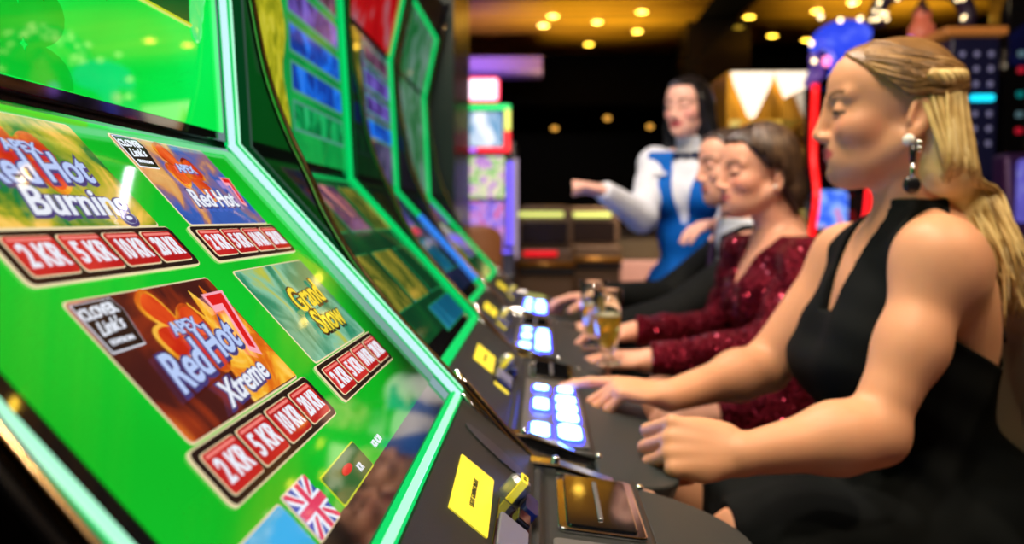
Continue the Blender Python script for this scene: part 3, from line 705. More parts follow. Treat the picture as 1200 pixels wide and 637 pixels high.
# ------------------------------------------------------------------ the blonde woman
def npv(v): return np.array(v, float)
def P_(x, y, d): return npv(P(x, y, d))
skinA = skin_material('skin_fair', None); black_dress = cloth_material('black_dress_cloth', (.0035,.0048,.0052), .8)
H_ = .003
random.seed(3)
hair_bl = hair_material('blonde_hair', [(0, rgb(128,96,54)), (.35, rgb(188,154,92)), (.62, rgb(232,206,140)), (1, rgb(252,238,195))])
hair_top = hair_material('dark_blonde_hair', [(0, rgb(80,54,26)), (.4, rgb(128,92,50)), (.7, rgb(170,130,78)), (1, rgb(205,172,118))])
def woman_blonde():
    F = Field((.02, .90, .10), (.83, 1.62, EYE+.27), H_)
    hc = P_(1045,128,1.262); R = frame((-.965, .262, -.03)); s = 1.0
    t = thing('person', 'blonde person in black halter dress with black drop earring, resting fist on slot machine', 'person', (.60, 1.28, 0))
    h = lambda p: hc+R@(npv(p)*s)
    # torso
    shL = P_(1098,307,1.14); shR = P_(992,306,1.44); nb = P_(1080,262,1.275)
    F.cone(h((-.022,0,-.05)), nb+npv((-.005,0,0)), .053, .060, .02)
    F.ell(P_(1065,372,1.285), (.108,.140,.165), .03); F.ell(P_(1060,470,1.285), (.098,.125,.12), .05)
    for sh in (shL, shR):
        F.cone(nb+npv((0,0,-.035)), sh+npv((0,0,.012)), .050, .045, .04)
        F.ell(sh, (.047,.050,.052), .03)
        F.cone(sh+npv((.018,0,-.02)), P_(1088,400,1.28), .048, .076, .04)
    F.ell(P_(1112,345,1.225), (.040,.06,.09), .03)
    for y in (1.215, 1.36): F.ell((P_(1000,410,1.28)[0]+.022, y, P_(1000,405,1.28)[2]), (.068,.062,.072), .04)
    pel = P_(1092,592,1.285); F.ell(pel, (.138,.178,.130), .06); F.ell(pel+npv((.025,0,-.02)), (.12,.17,.12), .04)
    # legs
    kL = npv((.275,1.12,EYE-.447)); kR = npv((.27,1.37,EYE-.437))
    for kn, dy in ((kL, -.085), (kR, .085)):
        hp = pel+npv((-.02, dy, -.03)); F.cone(hp, kn+npv((.02,0,-.005)), .090, .064, .05)
        F.ell(kn, (.056,.054,.056), .03); an = npv((.33, kn[1]+(.02 if dy < 0 else -.03), .30))
        F.cone(kn, kn*.55+an*.45+npv((.02,0,0)), .054, .050, .03); F.cone(kn*.55+an*.45+npv((.02,0,0)), an, .050, .032, .03)
        F.cone(an+npv((.01,0,-.03)), an+npv((-.14,0,-.09)), .032, .022, .02); F.cone(an+npv((.03,0,-.06)), an+npv((-.15,0,-.10)), .026, .02, .02)
    # arms
    eL = P_(1022,506,1.085); wL = P_(873,532,1.035); eR = P_(897,430,1.46); wR = P_(785,464,1.335)
    F.cone(shL, shL*.5+eL*.5+npv((.008,0,0)), .045, .041, .03); F.cone(shL*.5+eL*.5+npv((.008,0,0)), eL, .041, .035, .03); F.ell(eL+npv((.010,0,-.006)), (.034,.034,.032), .02)
    mL = eL*.72+wL*.28; F.cone(eL, mL, .039, .040, .02); F.cone(mL, wL, .042, .0255, .03)
    F.cone(shR, eR, .050, .040, .03); mR = eR*.7+wR*.3; F.cone(eR, mR, .040, .038, .02); F.cone(mR, wR, .038, .025, .03)
    # hands: near one a loose fist, far one pointing at the buttons
    add_hand(F, wL+npv((-.006,0,.0)), (-1,-.02,.10), (.0,.84,-.54), -1, ((1.0,1.45,1.0),(1.08,1.45,1.0),(1.16,1.45,1.0),(1.25,1.45,1.0)), 1.04, .0, thumb=((.034,.030,.018), (.066,.030,.034), (.082,.012,.042)))
    add_hand(F, wR+npv((-.004,0,.002)), (-1,-.05,.10), (0,.15,-1), -1, (.13,.85,1.0,1.05), .98, .04)
    add_head(F, hc, R, s)
    base = rgb(222,160,122)
    def col(V):
        o = tint_face(V, hc, R, s, base, rgb(190,80,85), rgb(120,84,60), rgb(40,26,24), rgb(228,140,115))
        return o
    D = F.D
    body = skin_mesh('body', D, F.lo, H_, [skinA], t, col)
    # dress
    X, Y, Z = F.coords(); z = Z-EYE
    def half(nrm, p):     # keeps the side the normal points away from
        nn = npv(nrm)/np.linalg.norm(nrm); return nn[0]*(X-p[0])+nn[1]*(Y-p[1])+nn[2]*(Z-p[2])
    G = Field((.02,.90,.10), (.83,1.62,EYE+.27), H_); G.D = np.where(np.abs(D) < .06, D, D).copy()
    # remove arms from what the dress wraps: rebuild torso only
    G.D[:] = 1.
    G.ell(P_(1065,372,1.285), (.110,.142,.165), .03); G.ell(P_(1060,470,1.285), (.100,.127,.12), .05)
    G.cone(h((-.022,0,-.05)), nb+npv((-.005,0,0)), .053, .060, .02)
    for sh in (shL, shR):
        G.cone(nb+npv((0,0,-.035)), sh+npv((0,0,.012)), .050, .045, .04); G.cone(sh+npv((.022,0,-.02)), P_(1092,400,1.28), .056, .076, .04)
    G.ell(P_(1120,345,1.215), (.040,.06,.09), .03)
    for y in (1.215, 1.36): G.ell((P_(1000,410,1.28)[0]+.022, y, P_(1000,412,1.28)[2]), (.074,.066,.080), .06)
    G.ell(P_(968,428,1.31), (.036,.090,.026), .05)                      # the draped front
    G.ell(pel, (.142,.180,.132), .06); G.ell(pel+npv((.025,0,-.02)), (.122,.172,.122), .04)
    for kn, dy in ((kL, -.085), (kR, .085)):
        hp = pel+npv((-.02, dy, -.03)); G.cone(hp, kn+npv((.02,0,-.005)), .092, .067, .05)
    G.cone(kL+npv((.05,0,.0)), kR+npv((.05,0,0)), .060, .060, .07); G.cone(pel+npv((-.10,0,0)), (kL+kR)/2+npv((.06,0,0)), .08, .06, .05)
    fold = .0012*np.sin(95*(Z+.35*X)+14*X)*np.clip((z+.05)/-.1, 0, 1) + .003*np.sin(60*(Z*1.2+.9*X)+5*np.sin(9*Y))*np.clip((-z-.30)/.1, 0, 1)
    d = G.D-.006-fold
    px0 = nb
    up = np.maximum(z-(-.20), -1)
    # bodice: V neckline in front, bare arms and back
    yc = 1.285
    front = (X-.565)                                                        # behind this plane bare back
    ay = np.abs(Y-yc)
    neck_v = (.010+np.clip((z+.235), 0, 1)*.17) - ay                      # keeps ay larger than the V half width
    strap_o = ay-(.074+.62*np.clip(-z+.03, 0, .14)+.9*np.clip(-z-.11, 0, .1))        # keeps ay inside the arm hole
    nbx = nb[0]
    bod = np.maximum(np.maximum(neck_v, strap_o), np.maximum(z-.027, front+.45*np.clip(ay-.08, 0, .1)))
    bod = np.maximum(bod, -.02-(z+.26))                                      # above the waist part
    backline = (z+.19)+.5*np.clip(X-.60, -.1, .2)+.35*np.clip(.09-ay, 0, .09)*np.clip((X-.60)*20, 0, 1)*3.0
    low = np.maximum(backline, -(X-.250))                                    # skirt and lower bodice, hem above the knees
    mask = np.minimum(bod, low)
    # laced slit at the back
    slit = mxl([.655-X, ay-.050, -(z+.345), z+.15])
    mask = np.maximum(mask, -slit)
    dd = np.maximum(d, mask).astype(np.float32)
    dr = skin_mesh('dress', dd, F.lo, H_, [black_dress], t)
    # laces over the slit
    m = MB()
    for k in range(5):
        zz = EYE-.175-.035*k; pts = []
        for q in range(9):
            y = yc-.056+.112*q/8; iy = int(round((y-F.lo[1])/H_)); iz = int(round((zz-F.lo[2])/H_)); colm = D[:, iy, iz]
            ins = np.where(colm < 0)[0]; ins = ins[(F.lo[0]+ins*H_) > .6]
            x = F.lo[0]+(ins.max() if len(ins) else 215)*H_+.004; pts.append((x, y, zz+.01*math.sin(q)))
        m.tube(pts, .0035, 6)
    m.build('lacing', black_dress, dr, smooth=True)
    # halter band up to the neck
    # hair
    cc = lambda a, b, r=1.: h((-.016+.098*r*math.sin(b)*math.cos(a), .081*r*math.sin(b)*math.sin(a), .030+.086*r*math.cos(b)))
    K = Field(hc-.16, hc+.16, H_)
    Rr = R
    K.ell(h((-.010,0,.022)), (.085,.077,.079), .01, R); K.ell(h((.037,0,.036)), (.0530,.0590,.0560), .02, R)
    kx, ky, kz = K.coords(); lx, ly, lz = [R[0,i]*(kx-hc[0])+R[1,i]*(ky-hc[1])+R[2,i]*(kz-hc[2]) for i in range(3)]
    # hairline: in front of it the forehead and temples stay bare
    hl = (lx-.050) - .0*lz; side = (lx+.005+.55*np.clip(.045-lz, 0, .06))                  # keep lx smaller
    keep = lx-(.052+(lz-.073)*1.15+.010*np.clip(np.abs(ly)/.04, 0, 1))
    earhole = .031-np.sqrt((lx+.026)**2+(lz+.021)**2)
    KD = np.maximum(K.D, keep); KD = np.maximum(KD, np.minimum(earhole, np.abs(ly)-.045))
    KD = np.maximum(KD, -(lz+.075))
    hr = skin_mesh('hair', KD.astype(np.float32), K.lo, H_, [hair_top], t)
    rng = random.Random(5); paths = []; rads = []
    gather = (-.085, .022, .032)
    for i in range(620):      # from the hairline back to the twist
        u = rng.random(); sd = 1 if rng.random() < .72 else -1
        # start points along the hairline, from the parting at the top down to the temple
        th = u**.9
        z0 = .098-.088*th; x0 = .060+(z0-.073)*1.15-rng.random()**2*.05
        y0 = sd*max(.004, .077*math.sqrt(max(0, 1-((x0+.010)/.092)**2-((z0-.022)/.080)**2)))
        a = Vector((x0+.010, y0, z0-.022)); g = Vector((gather[0]+.010, gather[1]*sd*.3+.012, gather[2]-.022+rng.uniform(-.012,.012)))
        pts = []; lift = rng.uniform(.99, 1.035)
        for k in range(15):
            tt = k/14; v = a*(1-tt)+g*tt+Vector((0, sd*.05*math.sin(math.pi*tt), -.012*math.sin(math.pi*tt)*(1 if th > .4 else .2)))
            q = math.sqrt((v.x/.0865)**2+(v.y/.0785)**2+(v.z/.0800)**2); v = v/q*(lift+.02*math.sin(7*tt+i))
            pts.append(h((v.x-.010, v.y, v.z+.022)))
        paths.append(smooth_path(pts, 1)); rads.append(rng.uniform(.0022,.0042))
    locks('hair_swept_back', paths, rads, hair_top, hr)
    paths = []; rads = []
    for i in range(900):      # long hair falling on the back
        u = rng.random(); w = rng.random(); sd = rng.choice((-1,1,1))
        st = (-.024-.067*math.sin(u*1.57), sd*.075*math.cos(u*1.57)*.96, rng.uniform(-.045,.045))
        if st[0] > -.060 and st[2] < .015: st = (-.060, st[1], st[2])
        p0 = npv(h(st)); L = rng.uniform(.75, 1.)
        off = (u*.9+.1)
        p1 = npv(h((-.052-.052*off, sd*.066*(1-.5*u)+.006, -.10)))
        p2 = npv((.550+.100*off, 1.235+.115*w, EYE+.045-.01*off)); p3 = npv((.592+.078*off, 1.20+.16*w, EYE-.045)); p4 = npv((.632+.055*off, 1.195+.17*w, EYE-.105-.06*rng.random()))
        wv = rng.uniform(0, 6.28); pts = smooth_path([p0, p1, p2, p3, p4], 6)
        N = len(pts); pts = [p+Vector((math.sin(wv+.9*k*.55), math.cos(wv*1.3+k*.5), 0))*(.0006+.009*(k/N)**2.2) for k, p in enumerate(pts)][:max(8, int(N*L))]
        paths.append(pts); rads.append(rng.uniform(.0020,.0044))
    locks('long_hair', paths, rads, hair_bl, hr)
    K2 = Field((.48,1.08,EYE-.20), (.76,1.42,EYE+.24), H_)
    for y in (-1,1): K2.cone(h((-.054,y*.034,.01)), h((-.062,y*.034,-.09)), .032, .033, .03)
    K2.cone(h((-.068,0,-.09)), (.612,1.26,EYE+.0), .040, .032, .04); K2.cone((.612,1.26,EYE+.0), (.645,1.27,EYE-.08), .032, .012, .03)
    skin_mesh('hair_volume', K2.D, K2.lo, H_, [hair_bl], hr)
    m = MB(); a = h((-.02,.088,.050)); 
    pts = [h((-.036,.078,.031)), h((-.056,.071,.030)), h((-.074,.055,.032)), h((-.087,.033,.034)), h((-.092,.0,.036))]
    for ph in (0, 2.1, 4.2):
        q = smooth_path(pts, 6); m.tube([p+Vector((0, math.cos(ph+k*.7)*.0035, math.sin(ph+k*.7)*.006)) for k, p in enumerate(q)], .0062, 7)
    m.build('hair_twist', hair_bl, hr, smooth=True)
    # earring
    m = MB(); e0 = npv(h((-.011,.0845,-.052)))
    m.ball(e0, (.0085,.0085,.0085), 0); er = m.build('earring', mat('pearl', (.85,.84,.80), .15, coat=.6), t, smooth=True)
    m = MB(); m.tube([e0+npv((.004,-.004,-.006)), e0+npv((.004,-.004,-.030))], .0045, 8); m.tube([e0+npv((.004,-.004,-.029)), e0+npv((.004,-.004,-.056))], .0015, 6); m.ball(e0+npv((.004,-.004,-.060)), (.0125,.006,.0125))
    m.build('black_drop', mat('black_bead', (.01,.01,.012), .25), er, smooth=True)
    m = MB(); m.tube([e0+npv((.004,-.004,-.030)), e0+npv((.004,-.004,-.055))], .0035, 8); m.ball(e0+npv((.013,-.001,-.004)), .005); m.ball(e0+npv((.013,-.001,-.012)), .005)
    m.build('silver_bar', mat('earring_silver', (.75,.78,.8), .2, 1.), er, smooth=True)
    m = MB(); c = P_(982,375,1.27); m.tube([c+npv((0,0,.012)), c+npv((-.008,0,-.03))], [.006,.012], 8); m.build('pendant', mat('pendant_crystal', (.5,.62,.62), .15, .6), t, smooth=True)
    return t
woman_blonde()
# ------------------------------------------------------------------ the woman in sequins
def woman_sequin():
    h0 = .0036; lo, hi = (.05, 1.62, .12), (.78, 2.42, EYE+.30)
    F = Field(lo, hi, h0); hc = P_(886,201,2.10); R = frame((-.972, -.235, -.04)); s = .98
    t = thing('person', 'brown-haired person in burgundy sequin dress, hands on the slot machine', 'person', (.62, 2.08, 0))
    h = lambda p: hc+R@(npv(p)*s)
    nb = P_(915,268,2.12)+npv((.0,0,.0)); shL = P_(954,314,1.93); shR = P_(880,300,2.27)
    F.cone(h((-.022,0,-.05)), nb, .050, .057, .02)
    def torso(G, e=0.):
        G.ell(P_(912,345,2.11), (.104+e,.142+e,.15), .03); G.ell(P_(915,420,2.09), (.10+e,.128+e,.13), .05)
        for sh in (shL, shR): G.cone(nb+npv((0,0,-.04)), sh+npv((0,0,.008)), .048+e, .046+e, .04); G.ell(sh, (.058+e,.06+e,.06+e), .03)
        for y in (2.03,2.16): G.ell((P_(888,350,2.1)[0], y, P_(888,350,2.1)[2]), (.068+e,.062+e,.068+e), .03)
        G.ell(pel, (.14+e,.178+e,.125+e), .06)
    pel = P_(925,478,2.08); eL = P_(890,410,1.84)+npv((.02,0,0)); wL = P_(760,422,1.80); eR = P_(845,385,2.32); wR = P_(745,388,2.08)
    torso(F); kL = npv((.30,1.93,EYE-.485)); kR = npv((.30,2.19,EYE-.475))
    for kn, dy in ((kL,-.085), (kR,.085)):
        F.cone(pel+npv((-.02,dy,-.02)), kn+npv((.02,0,0)), .088, .062, .05); F.ell(kn, .055, .03); an = npv((.34, kn[1], .30))
        F.cone(kn, an, .052, .034, .03); F.cone(an+npv((.02,0,-.05)), an+npv((-.15,0,-.09)), .030, .022, .02)
    for sh, el, w in ((shL,eL,wL), (shR,eR,wR)):
        F.cone(sh, el, .054, .042, .03); F.cone(el, w, .041, .025, .03)
    add_hand(F, wL+npv((-.005,0,0)), (-1,-.02,-.02), (0,.2,-1), -1, (.35,.45,.55,.6), .98, .06)
    add_hand(F, wR+npv((-.005,0,0)), (-1,0,-.05), (0,-.2,-1), 1, (.35,.4,.4,.4), .98, .06)
    add_head(F, hc, R, s)
    base = rgb(226,165,138)
    skin_mesh('body', F.D, F.lo, h0, [skinA], t, lambda V: tint_face(V, hc, R, s, base, rgb(188,100,100), rgb(70,45,35), rgb(30,20,20), rgb(220,120,105)))
    G = Field(lo, hi, h0); torso(G, .004)
    for sh, el, w in ((shL,eL,wL), (shR,eR,wR)):
        G.cone(sh, el, .070, .050, .03); G.cone(el, w+npv((.012,0,0)), .050, .034, .03)
    for kn, dy in ((kL,-.085), (kR,.085)): G.cone(pel+npv((-.02,dy,-.02)), kn+npv((.02,0,0)), .094, .070, .05)
    G.cone(pel+npv((-.1,0,0)), (kL+kR)/2+npv((.08,0,.0)), .085, .07, .05)
    X, Y, Z = G.coords(); z = Z-EYE; yc = 2.09
    fold = .003*np.sin(70*(Z+.5*X)+4*np.sin(12*Y))
    vn = mxl([(X-.60)+0*z, np.abs(Y-yc-.0)-(.012+.36*np.clip(z+.19, 0, .16)), -(z+.19)])
    mask = mxl([z-(nb[2]-EYE-.015)-0*X, -vn, np.where(z < -.33, -(X-.40), -1.)])
    cuff = np.maximum(0, 0)
    mask = np.maximum(mask, -(X-(wL[0]+.004)))
    skin_mesh('sequin_dress', np.maximum(G.D-.004-fold, mask).astype(np.float32), G.lo, h0, [sequin_material('burgundy_sequins')], t)
    # bob
    K = Field(hc-.18, hc+.18, h0); K.ell(h((-.012,0,.024)), (.092,.083,.086), .01, R); K.ell(h((.037,0,.037)), (.056,.062,.060), .02, R); K.ell(h((-.045,.045,-.055)), (.052,.042,.062), .03, R); K.ell(h((-.045,-.045,-.055)), (.052,.042,.062), .03, R); K.ell(h((-.075,0,-.04)), (.045,.06,.06), .03, R)
    kx, ky, kz = K.coords(); lx, ly, lz = [R[0,i]*(kx-hc[0])+R[1,i]*(ky-hc[1])+R[2,i]*(kz-hc[2]) for i in range(3)]
    keep = np.where(lz > .072, lx-.2, lx-(.056-(.072-lz)*.75)); ear = .024-np.sqrt((lx+.016)**2+(lz+.008)**2)
    KD = np.maximum(K.D, keep); KD = np.maximum(KD, np.minimum(ear, np.abs(ly)-.05))
    KD = KD-.0022*np.sin(260*ly+60*lx+30*lz)
    hr = skin_mesh('hair', KD.astype(np.float32), K.lo, h0, [hair_material('brown_hair', [(0, rgb(30,20,16)), (.4, rgb(58,40,30)), (.7, rgb(105,78,55)), (1, rgb(160,130,92))])], t)
    rng = random.Random(8); paths = []; rads = []
    for i in range(330):
        a = rng.uniform(.9, 2*math.pi-.9) if rng.random() < .6 else rng.uniform(.95, 2.6); b0 = rng.uniform(.05, .4)
        pts = []
        for k in range(13):
            tt = k/12; b = b0+(1.9-b0)*tt
            r = 1.03
            x = -.012+.093*r*math.sin(min(b,1.57))*math.cos(a); y = .084*r*math.sin(min(b,1.57))*math.sin(a); zz = .03+.09*r*math.cos(b) if b < 1.57 else .03-(b-1.57)*.38
            pts.append(h((x-.004*(b > 1.57)*(b-1.57)*8, y*(1+.12*max(0, b-1.57)), zz)))
        loc = [R.T@(npv(p)-hc)/s for p in pts]
        pts = [p for p, q in zip(pts, loc) if not (q[2] < .07 and q[0] > .056-(.072-q[2])*.75)]
        if len(pts) > 5: 
            paths.append(pts); rads.append(rng.uniform(.003,.005))
    locks('hair_strands', paths, rads, hr.data.materials[0], hr)
    m = MB(); m.ball(h((-.006,.082,-.040)), .005); m.build('earring', mat('pearl', (.85,.84,.80), .15), t, smooth=True)
    m = MB(); c = npv(wL)+npv((.006,0,0)); 
    m.tube([c+npv((0,.030*math.cos(a), .030*math.sin(a))) for a in np.linspace(0, 2*math.pi, 17)[:-1]], .003, 6, closed=True); m.build('bracelet', chrome, t, smooth=True)
woman_sequin()
# ------------------------------------------------------------------ the man in the suit
def man():
    h0 = .0042; lo, hi = (.02, 2.25, .12), (.86, 3.05, EYE+.30)
    F = Field(lo, hi, h0); hc = P_(856,192,2.60); R = frame((-.985, -.16, -.12)); s = 1.04
    t = thing('person', 'dark-haired person in black suit and white shirt, partly hidden behind sequin dress', 'person', (.68, 2.66, 0))
    h = lambda p: hc+R@(npv(p)*s)
    nb = npv((hc[0]+.045, 2.64, EYE-.03)); shL = npv((.66,2.47,EYE-.10)); shR = npv((.65,2.85,EYE-.09)); pel = npv((.70,2.66,EYE-.50))
    eL = P_(790,372,2.42); wL = P_(715,385,2.42); eR = P_(748,345,2.78)+npv((.10,.06,-.02)); wR = P_(700,350,2.62)
    def torso(G, e=0.):
        G.ell((.66,2.66,EYE-.20), (.125+e,.175+e,.17), .04); G.ell((.67,2.66,EYE-.36), (.125+e,.16+e,.14), .05)
        for sh in (shL, shR): G.cone(nb+npv((0,0,-.04)), sh+npv((0,0,.01)), .055+e, .055+e, .04); G.ell(sh, (.068+e,.07+e,.068+e), .03)
        G.ell(pel, (.15+e,.18+e,.12+e), .06)
        for sh, el in ((shL,eL), (shR,eR)): G.cone(sh, el, .062+e, .048+e, .03)
    def legs(G, e=0.):
        for dy in (-.1,.1):
            kn = npv((.30, 2.66+dy*1.3, EYE-.47)); G.cone(pel+npv((0,dy,-.01)), kn, .09+e, .068+e, .04); G.cone(kn, (.34, kn[1], .32), .062+e, .045+e, .03); G.cone((.34,kn[1],.30), (.20,kn[1],.20), .038+e, .03+e, .02)
    F.cone(h((-.022,0,-.05)), nb, .058, .064, .02); torso(F); legs(F)
    for el, w in ((eL,wL), (eR,wR)): F.cone(el, w, .044, .029, .02)
    add_hand(F, wL, (-1,0,-.02), (0,.1,-1), -1, (.3,.4,.5,.5), 1.05, .05); add_hand(F, wR, (-1,-.1,.0), (0,-.2,-1), 1, (.35,.5,.7,.8), 1.08, .05)
    add_head(F, hc, R, s, True)
    base = rgb(222,165,140)
    skin_mesh('body', F.D, F.lo, h0, [skinA], t, lambda V: tint_face(V, hc, R, s, base, rgb(190,110,100), rgb(50,36,30), rgb(45,30,26)))
    X, Y, Z = F.coords(); z = Z-EYE
    G = Field(lo, hi, h0); G.cone(h((-.022,0,-.06)), nb, .064, .068, .02); torso(G, .0); 
    for el, w in ((eL,wL), (eR,wR)): G.cone(el, w+npv((.004,0,0)), .048, .035, .02)
    skin_mesh('shirt', np.maximum(G.D-.004, np.maximum(z-(nb[2]-EYE+.028), -(z+.5))).astype(np.float32), G.lo, h0, [cloth_material('white_shirt', (.66,.72,.84), .7)], t)
    G = Field(lo, hi, h0); torso(G, .006)
    for el, w in ((eL,wL), (eR,wR)): G.cone(el, w+npv((.022,0,0)), .055, .043, .02)
    vn = mxl([X-.61, .42-X, np.abs(Y-2.655)-(.008+.14*np.clip(z+.33, 0, .3)), -(z+.33)])
    jd = np.maximum(np.maximum(G.D-.008, z-(nb[2]-EYE+.012)), np.maximum(-vn, -(z+.56)))
    G2 = Field(lo, hi, h0); legs(G2, .008); jd = np.minimum(jd, np.maximum(G2.D, -(Z-.25)))
    skin_mesh('suit', jd.astype(np.float32), G.lo, h0, [cloth_material('black_suit', (.005,.006,.006), .75)], t)
    m = MB(); q = [(.545,2.655,EYE-.045), (.528,2.655,EYE-.10), (.522,2.655,EYE-.20), (.53,2.655,EYE-.31)]
    m.tube([(x-.006,y,zz) for x,y,zz in q], [.014,.018,.026,.03], 8, flat=.35, up=(1,0,0)); m.build('necktie', cloth_material('dark_tie', (.03,.015,.05), .5), t, smooth=True)
    K = Field(hc-.16, hc+.16, h0); K.ell(h((-.011,0,.025)), npv((.087,.076,.080))*s, .01, R); K.ell(h((.037,0,.037)), npv((.053,.060,.057))*s, .02, R)
    kx, ky, kz = K.coords(); lx, ly, lz = [(R[0,i]*(kx-hc[0])+R[1,i]*(ky-hc[1])+R[2,i]*(kz-hc[2]))/s for i in range(3)]
    keep = np.where(lz > .080, lx-.2, lx-(.052-(.080-lz)*.75)); ear = .034-np.sqrt((lx+.012)**2+(lz+.018)**2)
    KD = mxl([K.D-.0015*np.sin(300*ly)*np.cos(200*lx), keep, np.minimum(ear, np.abs(ly)-.045), -(lz+.06)])
    skin_mesh('hair', KD.astype(np.float32), K.lo, h0, [hair_material('short_dark_hair', [(0, rgb(20,15,12)), (1, rgb(70,52,40))])], t)
man()
# ------------------------------------------------------------------ the attendant
def attendant():
    h0 = .0045; lo, hi = (.10, 2.60, .0), (1.02, 3.45, EYE+.62)
    F = Field(lo, hi, h0); hc = P_(806,124,3.10); R = frame((-.66, -.75, -.12)); s = .97
    t = thing('person', 'black-haired attendant in blue vest and white shirt, standing with one arm pointing', 'person', (hc[0]+.02, 3.14, 0))
    h = lambda p: hc+R@(npv(p)*s)
    B = frame((-.47,-.88,0)); c0 = npv((hc[0]+.03, 3.14, 0)); 
    b = lambda f, l, z: c0+B@npv((f, l, 0))+npv((0,0,EYE+z))
    nb = b(-.01,0,.245); shR = b(0,-.150,.200); shL = b(0,.165,.205); pel = b(0,0,-.26)
    eR = P_(752,254,3.02); wR = P_(708,224,2.86); eL = b(.16,.20,.02); wL = P_(845,262,2.70)+npv((.02,.05,0))
    def torso(G, e=0.):
        G.ell(b(0,0,.10), (.100+e,.140+e,.15), .04, B); G.ell(b(.0,0,-.06), (.085+e,.115+e,.14), .05, B)
        for l in (-.06,.06): G.ell(b(.075,l,.08), (.055+e,.06+e,.06+e), .03, B)
        G.ell(pel, (.11+e,.165+e,.13), .05, B)
    def sho(G, e=0.):
        for sh in (shR, shL): G.cone(nb+npv((0,0,-.03)), sh, .045+e, .045+e, .04); G.ell(sh, .052+e, .03)
    def legs(G, e=0.):
        for l in (-.09,.09): G.cone(b(0,l,-.30), b(.01,l,-.68), .085+e, .058+e, .03); G.cone(b(.01,l,-.68), b(-.01,l,-1.06), .056+e, .04+e, .03); G.cone(b(-.02,l,-1.10), b(.12,l,-1.12), .035+e, .028+e, .02)
    F.cone(h((-.022,0,-.05)), nb, .048, .055, .02); torso(F); sho(F); legs(F)
    for sh, el, w in ((shR,eR,wR), (shL,eL,wL)): F.cone(sh, el, .045, .038, .03); F.cone(el, w, .037, .024, .02)
    add_hand(F, wR, npv((-.95,-.25,.22)), (.1,.2,-1), -1, (.03,.22,.35,.45), .98, .03); 
    dL = npv((-.5,-.75,-.25)); add_hand(F, wL, (-.85,-.35,-.1), (.0,.1,-1), 1, (.35,.35,.35,.35), .98, .08)
    add_head(F, hc, R, s)
    base = rgb(228,176,160)
    skin_mesh('body', F.D, F.lo, h0, [skinA], t, lambda V: tint_face(V, hc, R, s, base, rgb(178,70,84), rgb(30,22,22), rgb(22,16,18), rgb(220,120,120)))
    X, Y, Z = F.coords(); z = Z-EYE
    ff = B[0,0]*(X-c0[0])+B[1,0]*(Y-c0[1]); ll = B[0,1]*(X-c0[0])+B[1,1]*(Y-c0[1])
    G = Field(lo, hi, h0); torso(G, .0); sho(G, -.003); G.cone(nb, h((-.02,0,-.07)), .060, .058, .02)
    for sh, el, w in ((shR,eR,wR), (shL,eL,wL)): G.cone(sh, el, .052, .050, .03); G.cone(el, w*.95+el*.05, .050, .032, .02)
    fold = .0012*np.sin(70*z+50*X)
    skin_mesh('shirt', np.maximum(G.D-.004-fold, np.maximum(z-(nb[2]-EYE+.045), -(z+.30))).astype(np.float32), G.lo, h0, [cloth_material('white_blouse', (.70,.74,.84), .65)], t)
    G = Field(lo, hi, h0); torso(G, .014); sho(G, .014)
    vn = mxl([-(ff-.0), np.abs(ll)-(.012+.20*np.clip(z+.02, 0, .22)), -(z+.02)])
    arm = np.abs(ll)-.150
    vd = mxl([G.D-.002, z-(nb[2]-EYE-.005), -vn, -(z+.245+.25*np.clip(np.abs(ll)-0, 0, .12)*0), arm])
    ve = skin_mesh('vest', vd.astype(np.float32), G.lo, h0, [cloth_material('blue_vest', rgb(8,92,185), .6)], t)
    G = Field(lo, hi, h0); G.ell(pel, (.125,.178,.14), .05, B); legs(G, .012); skin_mesh('trousers', np.maximum(G.D, np.maximum(z+.22, -(Z-.06))).astype(np.float32), G.lo, h0, [cloth_material('black_trousers', (.008,.008,.01), .7)], t)
    Mb = Matrix(((B[0,0],B[0,1],0,c0[0]), (B[1,0],B[1,1],0,c0[1]), (0,0,1,EYE), (0,0,0,1)))
    m = MB(Mb); 
    for sg in (-1,1): m.add([(.070,0,.222), (.070,sg*.052,.238), (.070,sg*.052,.205), (.086,0,.226), (.082,sg*.05,.236), (.082,sg*.05,.207)], [(0,1,2), (3,5,4), (0,3,4,1), (0,2,5,3), (1,4,5,2)])
    m.ball((.082,0,.222), .011); m.build('bow_tie', cloth_material('navy_bow_tie', (.008,.015,.06), .5), t)
    m = MB(Mb); m.bb((.098,-.118,.150), (.124,-.062,.163)); m.build('name_badge', mat('white_badge', (.8,.82,.9), .3), ve, bevel=.002)
    # long straight black hair
    bh = hair_material('black_hair', [(0, (.003,.003,.004)), (.6, (.010,.009,.011)), (1, (.035,.03,.035))], .3)
    K = Field(hc-.20, hc+.20, h0); K.ell(h((-.013,0,.026)), npv((.091,.082,.085))*s, .01, R); K.ell(h((.037,0,.037)), npv((.054,.062,.059))*s, .02, R)
    for y in (-1,1): K.cone(h((-.012,y*.062,.0)), h((-.012,y*.078,-.17)), .036, .040, .03)
    K.cone(h((-.07,0,.0)), h((-.085,0,-.17)), .055, .06, .03)
    kx, ky, kz = K.coords(); lx, ly, lz = [(R[0,i]*(kx-hc[0])+R[1,i]*(ky-hc[1])+R[2,i]*(kz-hc[2]))/s for i in range(3)]
    keep = np.where(lz > .074, lx-.2, lx-(.045-(.074-lz)*.20)); 
    KD = mxl([K.D-.0015*np.sin(320*ly+30*lz), keep, -(lz+.17+.02*np.sin(60*ly))])
    skin_mesh('hair', KD.astype(np.float32), K.lo, h0, [bh], t)
attendant()
for _t in [o for o in C.objects if o.parent is None and o.get('category') == 'person']:
    for _c in C.objects:
        if _c.parent is _t: _c.matrix_parent_inverse = Matrix.Translation(-_t.location)
